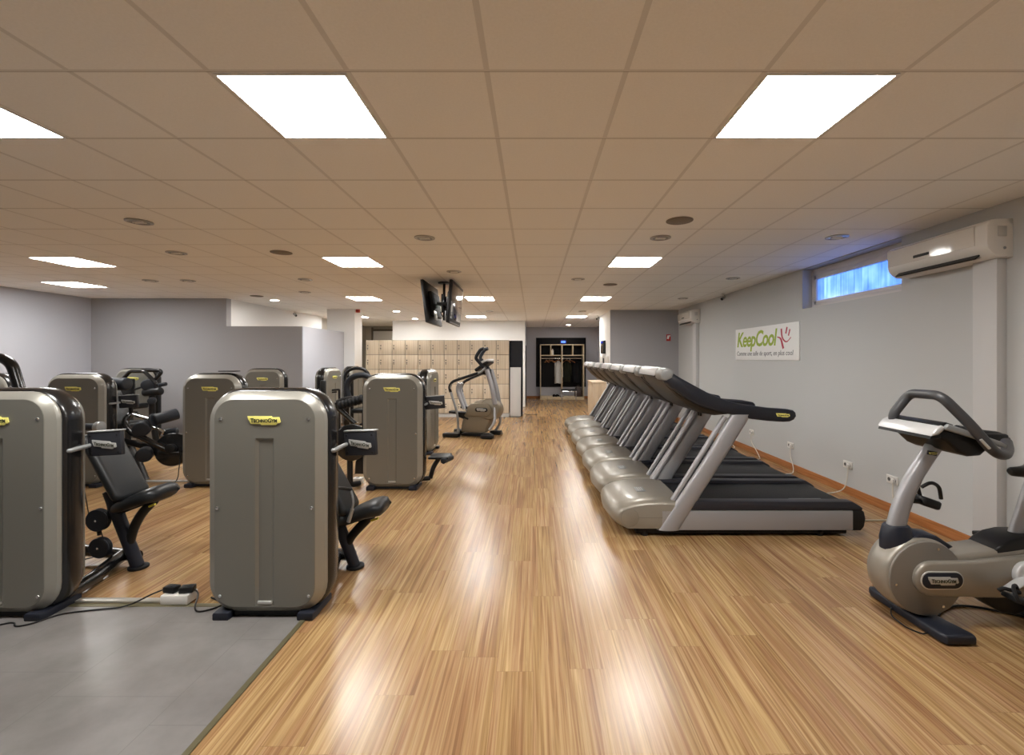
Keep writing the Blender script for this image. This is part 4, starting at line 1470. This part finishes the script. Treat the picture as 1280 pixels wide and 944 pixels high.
cp('body', 'climber_body', lambda b: b.prism([cxz(573, 541), cxz(606, 541), cxz(612, 524), cxz(612, 508), cxz(592, 502), cxz(578, 518), cxz(574, 530)], SY - .18, SY + .22, .03))
cp('side_cover', 'climber_body', lambda b: b.prism([cxz(p[0], p[1]) for p in [(584, 520), (582, 515), (583, 509), (588, 504.5), (608, 503.5), (613, 506), (616, 512), (614, 517), (609, 520.5)]], SY - .235, SY - .17, .02))
cp('flywheel_cover', 'climber_body', lambda b: b.cyl(a9(611, 511, -.19), a9(611, 511, .24), .215, 40, .03))
lp_ = cp('logo_plate', 'black', lambda b: b.prism([(at(602, 512.2, SY - .24).x + p[0], at(602, 512.2, SY - .24).z + p[1]) for p in rrect(.27, .085, .042)], SY - .245, SY - .233, .003))
pp = at(602, 512.2, SY - .245)
maker_badge(lp_, (pp.x - SX, -.247, pp.z), .20, 'silver')
for dy in (-.17, .17):
    cp('column', 'silver', lambda b: b.tube([a9(608, 462, dy), a9(615, 484, dy), a9(619, 505, dy)], .048, 14, .1))
    e = 0 if dy < 0 else 7
    cp('handrail', 'silver_dark', lambda b: b.tube([a9(572 if dy < 0 else 576, 541 if dy < 0 else 538, dy * 1.6), a9(570 + e * .7, 516, dy * 1.6), a9(559.5 + e, 486, dy * 1.6), a9(563 + e, 478, dy * 1.6), a9(575 + e * .6, 474, dy * 1.5), a9(600, 466, dy * 1.2), a9(606, 460, dy)], .024, 12, .12))
    cp('grip', 'black_matt', lambda b: b.tube([a9(561 + e, 491, dy * 1.6), a9(559 + e, 484, dy * 1.6), a9(563.3 + e, 477.6, dy * 1.6), a9(575 + e * .6, 473.6, dy * 1.5), a9(597, 466.5, dy * 1.25)], .029, 12, .1))
    cp('high_handle', 'rubber_roller', lambda b: b.tube([a9(606, 462, dy * .8), a9(602, 457, dy), a9(593.5, 448, dy), a9(595, 444, dy), a9(600, 437, dy), a9(604, 436, dy)], .036, 12, .06))
    cp('lever', 'silver', lambda b: b.tube([a9(577, 512, dy * .7), a9(572, 500, dy * .7), a9(567.5, 487, dy * .7), a9(570, 479, dy * .7)], .04, 12, .08, rz=.03))
    cp('step', 'black', lambda b: b.box(a9(569 if dy < 0 else 580, 516.5 if dy < 0 else 510, dy * .8), (.36, .16, .05), .012, Matrix.Rotation(R(4), 4, 'Y')))
    cp('step_arm', 'black', lambda b: b.tube([a9(570 if dy < 0 else 580, 519 if dy < 0 else 513, dy * .8), a9(584, 524, dy * .8)], .05, 10))
    cp('rear_foot', 'black', lambda b: b.box((at(565, 542, SY).x, SY + dy * 1.6, .045), (.34, .15, .085), .02))
    cp('front_foot', 'black', lambda b: b.box((at(612, 542, SY).x, SY + dy * 1.5, .045), (.24, .15, .085), .02))
    cp('front_leg', 'silver', lambda b: b.tube([a9(613, 537, dy * 1.5), a9(620, 527, dy * 1.4), a9(618, 509, dy * .9)], .028, 12, .15))
cp('cross_bar', 'black', lambda b: (b.tube([(at(565, 540, SY).x, SY - .27, .05), (at(565, 540, SY).x, SY + .27, .05)], .035, 10), b.box((at(592, 542, SY).x, SY, .035), (.62, .2, .05), .01)))
cp('console', 'black', lambda b: b.box(a9(602, 457.5), (.34, .36, .07), .02, Matrix.Rotation(R(-34), 4, 'Y')))
cp('console_top', 'console_silver', lambda b: b.box(a9(606.5, 451.5), (.16, .36, .05), .015, Matrix.Rotation(R(-18), 4, 'Y')))
cp('console_joint', 'black', lambda b: b.box(a9(605, 464.5), (.12, .32, .12), .03))

# ================================================================== LOCKERS
LX0, LX1, LY = -4.56, -.645, 12.45
NC, NR = 11, 5
cw = (LX1 - LX0) / NC
z0, z1 = .104, 2.106
rh = (z1 - z0) / NR
LOC = []
for c in range(NC):
    x = LX0 + c * cw
    LOC.append(x)


def make_locker():
    t = thing('locker_column', '', 'locker', (0, LY, 0), 0, 'wooden locker columns')
    o = MB(); o.bb(.003, cw - .003, .012, .5, z0 - .004, z1, .001)
    o.build('carcass', 'lock_metal', t)
    for k in range(NR):
        z = z0 + k * rh
        o = MB(); o.bb(.006, cw - .006, -.012, .010, z + .006, z + rh - .006, .0015)
        dr = o.build('door', 'locker_wood', t)
        o = MB(); o.cyl((.05, -.010, z + rh * .45), (.05, -.028, z + rh * .45), .017, 10).box((.05, -.014, z + rh * .36), (.016, .012, .03), .003).box((.05, -.013, z + rh * .62), (.03, .003, .035))
        o.build('lock', 'lock_metal', dr)
    o = MB(); o.bb(0, cw, .02, .48, 0, z0 - .006)
    o.build('plinth', 'cabinet_white', t)
    return t


ORD = ['leftmost', 'second', 'third', 'fourth', 'fifth', 'middle', 'seventh', 'eighth', 'ninth', 'tenth', 'rightmost']
l0 = make_locker()
for i, x in enumerate(LOC):
    lab = ORD[i] + (' column of pale wooden lockers' if i in (0, 5, 10) else ' column of pale wooden lockers counted from the left')
    if i == 0:
        l0.location = (x, LY, 0); l0['label'] = lab
    else:
        dup(l0, (x, LY, 0), None, lab)
o = tag(MB((-.45, 12.7, 0)).bb(-.64, -.283, 12.62, 12.95, 0, 2.10, .004).build('end_panel', 'dark_panel'), 'tall dark panel at the right end of the wooden lockers', 'panel')
cb_ = thing('cabinet', 'plain pale grey low cabinet in front of the dark locker end panel', 'cabinet', (-.48, 12.42, 0))
MB().bb(-.14, .15, .0, .19, .03, 1.36, .003).build('body', 'cabinet_white', cb_)
MB().bb(-.137, .147, -.016, -.001, .04, 1.35, .003).build('door', 'cabinet_white', cb_)
MB().bb(-.13, .14, .01, .18, 0, .03).build('plinth', 'silver_dark', cb_)
tag(MB((-.15, 13.0, 0)).tube([(-.25, 13.2, .006), (-.15, 12.95, .006), (-.02, 13.05, .006), (.12, 12.9, .006)], .008, 8, .1).build('loose_cable', 'black'), 'dark cable end on the floor right of the locker panel', 'cable')

# ================================================================== COAT RACK CORRIDOR
tag(MB((1.15, 18.29, 1.45)).bb(.13, 2.13, 18.265, 18.299, .457, 2.43, .003).build('back_board', 'dark_rack'), 'large black board on the far wall behind the coat rack', 'board')
rk = thing('coat_rack', 'pale wooden open coat rack with cubbies on the far wall', 'coat rack', (1.14, 17.95, 0))
x0, x1, yb, yf = -.855, .855, .30, -.28
T_ = .035
for x in (x0, -.0175, x1 - T_):
    MB().bb(x, x + T_, yf, yb, 0, 2.15, .002).build('side_panel', 'rack_wood', rk)
MB().bb(x0, x1, yf, yb, 2.115, 2.15, .002).build('top_board', 'rack_wood', rk)
MB().bb(x0 + T_, x1 - T_, yf, yb, 1.70, 1.735, .002).build('shelf', 'rack_wood', rk)
MB().bb(x0 + T_, x1 - T_, yf, yb, 0, .11, .002).build('bottom_board', 'rack_wood', rk)
for x in (-.44, .42):
    MB().bb(x - .0175, x + .0175, yf, yb, 1.735, 2.115, .002).build('divider', 'rack_wood', rk)
for s in (-1, 1):
    MB().cyl((s * .01 + (s - 1) * .41, .0, 1.60), (s * .01 + (s + 1) * .41, 0, 1.60), .022, 14).build('hanging_rail', 'chrome', rk)


def hanger(lab, x, m='hanger_wood', rot=0.0):
    t = thing('coat_hanger', lab, 'hanger', (1.14 + x, 17.95, 1.60), rot, 'wooden hangers on the coat rack')
    MB().tube([(0, .0, .03), (.0, .03, .022), (.0, .03, -.005), (0, 0, -.04), (0, 0, -.07)], .005, 6, .02).build('hook', 'chrome', t)
    MB().tube([(0, -.21, -.16), (0, -.10, -.10), (0, 0, -.07), (0, .10, -.10), (0, .21, -.16)], .014, 8, .1).build('bar', m, t)
    return t


hanger('leftmost wooden hanger on the left rail of the coat rack', -.60, rot=R(18))
hanger('wooden hanger left of the white jacket', -.47, rot=R(55))
hanger('wooden hanger close beside the white jacket', -.38, rot=R(35))
hanger('wooden hanger carrying the white jacket', -.13, rot=R(62))
hanger('wooden hanger carrying the olive garment', .20, rot=R(40))
hanger('rightmost wooden hanger on the right rail of the coat rack', .33, rot=R(60))


def garment(name, lab, x, m, w, top, bottom, flare, rot):
    t = thing(name, lab, 'clothing', (1.14 + x, 17.95, top), rot)
    n = 24
    loops = []
    for k in range(9):
        f = k / 8
        z = (bottom - top) * f
        hw = w * (.30 + .70 * min(1, f * 5)) * (1 + flare * f)
        hd = .055 + .05 * f
        loops.append([(hd * math.sin(a) * (1 + .25 * math.sin(5 * a + f * 2)), hw * math.cos(a) * (1 + .05 * math.sin(7 * a)), z + .02 * math.sin(3 * a) * f) for a in [2 * PI * i / n for i in range(n)]])
    o = MB(); o.loft(loops); o.build('body', m, t)
    for s in (-1, 1):
        o = MB(); o.tube([(0, s * w * .8, -.06), (.02, s * w * 1.0, -.25), (.03, s * w * 1.02, (bottom - top) * .72)], [.055, .058, .05], 12, .1)
        o.build('sleeve', m, t)
    return t


garment('white_jacket', 'long white jacket hanging in the left half of the coat rack', -.13, 'jacket', .13, 1.50, .62, .35, R(62))
garment('coat', 'dark olive coat hanging in the right half of the coat rack', .20, 'garment_olive', .15, 1.50, .70, .1, R(60))
garment('coat', 'black coat at the far right of the coat rack', .56, 'garment_black', .17, 1.50, .66, .1, R(70))
# things on the rack
t = thing('bottle', 'white bottle standing in the second cubby of the coat rack', 'bottle', (1.14 - .37, 17.80, 1.735))
MB().cyl((0, 0, 0), (0, 0, .19), .045, 18, .012).build('body', 'white_plastic', t)
MB().cyl((0, 0, .188), (0, 0, .235), .026, 14, .005).build('cap', 'cabinet_white', t)


def shoe(lab, x, m, rz):
    t = thing('shoe', lab, 'shoe', (1.14 + x, 17.78, .11), rz, 'shoes in the coat rack')
    o = MB()
    st = [(-.13, .03, .02, .035), (-.11, .04, .045, .045), (-.04, .042, .05, .05), (.03, .042, .035, .038), (.10, .045, .025, .030), (.14, .03, .015, .025)]
    o.loft([[(x_, hw * math.cos(a), z + th * math.sin(a)) for a in [2 * PI * k / 14 for k in range(14)]] for x_, hw, th, z in st])
    o.build('upper', m, t)
    MB().prism([(-.135, -.03), (.06, -.042), (.13, -.03), (.145, 0), (.13, .03), (.06, .042), (-.135, .03)], 0, .02, .004, plane='XY').build('sole', 'black_matt', t)
    return t


shoe('left one of the black shoes at the bottom of the coat rack', -.30, 'garment_black', R(70))
shoe('right one of the black shoes at the bottom of the coat rack', -.17, 'garment_black', R(60))
shoe('white shoe right of the black shoes in the coat rack', -.01, 'jacket', R(60))
t = thing('backpack', 'brown bag standing in the right half of the coat rack', 'bag', (1.14 + .64, 17.80, .11))
o = MB(); o.loft([[(hw * math.copysign(abs(math.cos(a)) ** .6, math.cos(a)), hd * math.copysign(abs(math.sin(a)) ** .6, math.sin(a)), z) for a in [2 * PI * k / 20 for k in range(20)]] for z, hw, hd in ((0, .14, .09), (.03, .15, .10), (.2, .15, .10), (.34, .12, .08), (.39, .06, .04))])
o.build('body', 'leather_brown', t)
MB().tube([(-.05, 0, .37), (-.03, 0, .45), (.03, 0, .45), (.05, 0, .37)], .010, 8, .03).build('strap', 'leather_brown', t)
MB().box((0, -.10, .12), (.2, .03, .16), .012).build('pocket', 'leather_brown', t)
# stool in front
st = thing('stool', 'small stool with black square seat before the coat rack', 'stool', (1.33, 16.75, 0))
MB().box((0, 0, .44), (.58, .38, .055), .018).build('seat', 'vinyl_pad', st)
for sx in (-1, 1):
    for sy in (-1, 1):
        MB().tube([(sx * .26, sy * .16, .42), (sx * .26, sy * .16, 0)], .010, 8).build('leg', 'chrome', st)
MB().tube([(-.26, -.16, .40), (.26, -.16, .40), (.26, .16, .40), (-.26, .16, .40), (-.26, -.16, .40)], .009, 8).build('seat_frame', 'chrome', st)
# clock
ck = thing('digital_clock', 'small blue glowing digital clock above the coat rack', 'clock', (1.22, 18.26, 2.27))
MB().box((0, -.03, .0), (.28, .06, .16), .01).build('housing', 'clock_body', ck)
MB().box((0, -.0615, -.01), (.17, .003, .075)).build('display', 'clock_glow', ck)

# corridor mouth: counter and wall devices
ct = thing('counter', 'pale wooden counter end behind the farthest treadmill', 'counter', (1.83, 12.9, 0))
MB().bb(-.20, .165, -.55, .6, 0, .93, .003).build('body', 'counter_wood', ct)
MB().bb(-.22, .165, -.57, .62, .93, .965, .003).build('top', 'counter_wood', ct)
wd = thing('wall_screen', 'black screen on the white corridor wall above the treadmills', 'screen', (2.0, 12.75, 1.92))
MB().box((-.03, 0, 0), (.06, .50, .36), .006).build('housing', 'black', wd)
MB().box((-.061, 0, 0), (.003, .45, .31)).build('screen', 'tv_screen', wd)
wd = thing('wall_box', 'white control box with dark keypad on the white corridor wall', 'control box', (2.0, 12.5, 1.56))
MB().box((-.05, 0, 0), (.10, .9, .22), .01).build('housing', 'white_plastic', wd)
MB().box((-.102, -.28, -.02), (.006, .22, .15), .002).build('keypad', 'black', wd)

# ================================================================== FLOOR EXTRAS by the grey tiles
Yp = 2.95
thr = struct('trim_5', MB().bb(-4.4, -2.36, 3.0, 3.045, 0, .018, .004), 'aluminium')
pa = at(186, 757, 2.96)
ps = thing('power_strip', 'white socket block on the floor between the two nearest machines', 'power strip', (-2.345, 3.02, .004))
MB().box((0, 0, .032), (.18, .10, .062), .008).build('body', 'white_plastic', ps)
for x in (-.05, .045):
    MB().cyl((x, 0, .063), (x, 0, .065), .022, 14).build('outlet', 'socket_hole', ps)
for x, lab, r in ((-2.395, 'left black plug adapter on the white socket block', R(-8)), (-2.29, 'right black plug adapter on the white socket block', R(12))):
    ad = thing('plug_adapter', lab, 'adapter', (x, 3.02, .069), r, 'plug adapters on the socket block')
    MB().box((0, 0, .02), (.085, .058, .04), .008).build('body', 'black', ad)
    MB().box((.02, 0, .041), (.03, .03, .002)).build('label_patch', 'rubber_roller', ad)
zf = .009
tag(MB((-2.9, 2.9, 0)).tube([(-2.44, 3.0, .09), (-2.50, 2.99, .07), (-2.62, 2.94, .012), (-2.85, 2.90, zf), (-2.98, 2.86, zf), (-3.03, 2.76, zf), (-3.10, 2.72, zf), (-3.16, 2.78, zf), (-3.30, 2.70, zf), (-3.5, 2.66, zf)], .005, 8, .08).build('power_cable', 'black'), 'black cable from left adapter along the grey tile edge', 'cable')
tag(MB((-2.1, 2.95, 0)).tube([(-2.245, 3.02, .085), (-2.20, 3.0, .07), (-2.18, 2.93, zf), (-2.12, 2.88, zf), (-2.04, 2.93, zf), (-2.01, 3.03, zf), (-2.03, 3.06, .05), (-2.03, 3.06, .25)], .005, 8, .05).build('power_cable', 'black'), 'black cable from right adapter curling to the nearest machine', 'cable')
tag(MB((-2.05, 3.0, 0)).tube([(-2.16, 3.06, zf), (-2.06, 3.01, zf), (-1.99, 3.05, .03), (-1.97, 3.10, zf), (-2.05, 3.08, zf), (-2.02, 3.02, .035)], .006, 8, .04).build('cable_knot', 'black'), 'tangle of black cable by the nearest machine foot', 'cable')
tag(MB((-3.6, 5.9, 0)).tube([(-4.52, 5.62, .008), (-4.47, 5.50, .008), (-4.46, 5.60, .02), (-4.46, 5.72, .10), (-4.46, 5.78, .5)], .005, 8, .05).build('power_cable', 'black'), 'thin black cable hanging beside the machine under the round disc', 'cable')
tag(MB((-4.9, 5.95, 0)).bb(-5.1, -4.4, 5.93, 5.97, 0, .02, .004).build('cable_cover', 'cabinet_white'), 'pale cable cover on the wood floor behind the left machines', 'cable cover')
bx = thing('power_strip', 'small white socket block on the floor by the aisle machine', 'power strip', (-2.25, 5.86, 0))
MB().box((0, 0, .04), (.12, .09, .08), .008).build('body', 'white_plastic', bx)
MB().cyl((0, 0, .08), (0, 0, .083), .022, 14).build('outlet', 'socket_hole', bx)

# ================================================================== LIGHT
w = bpy.data.worlds.new('world')
scene.world = w
w.use_nodes = True
bg = w.node_tree.nodes['Background']
bg.inputs[0].default_value = (.27, .47, 1.0, 1)
bg.inputs[1].default_value = .75

vs = scene.view_settings
vs.view_transform = 'Standard'
vs.look = 'None'
vs.gamma = 1
vs.use_curve_mapping = False
vs.exposure = 1.9
scene.cycles.max_bounces = 14
scene.cycles.diffuse_bounces = 10
scene.cycles.use_denoising = True
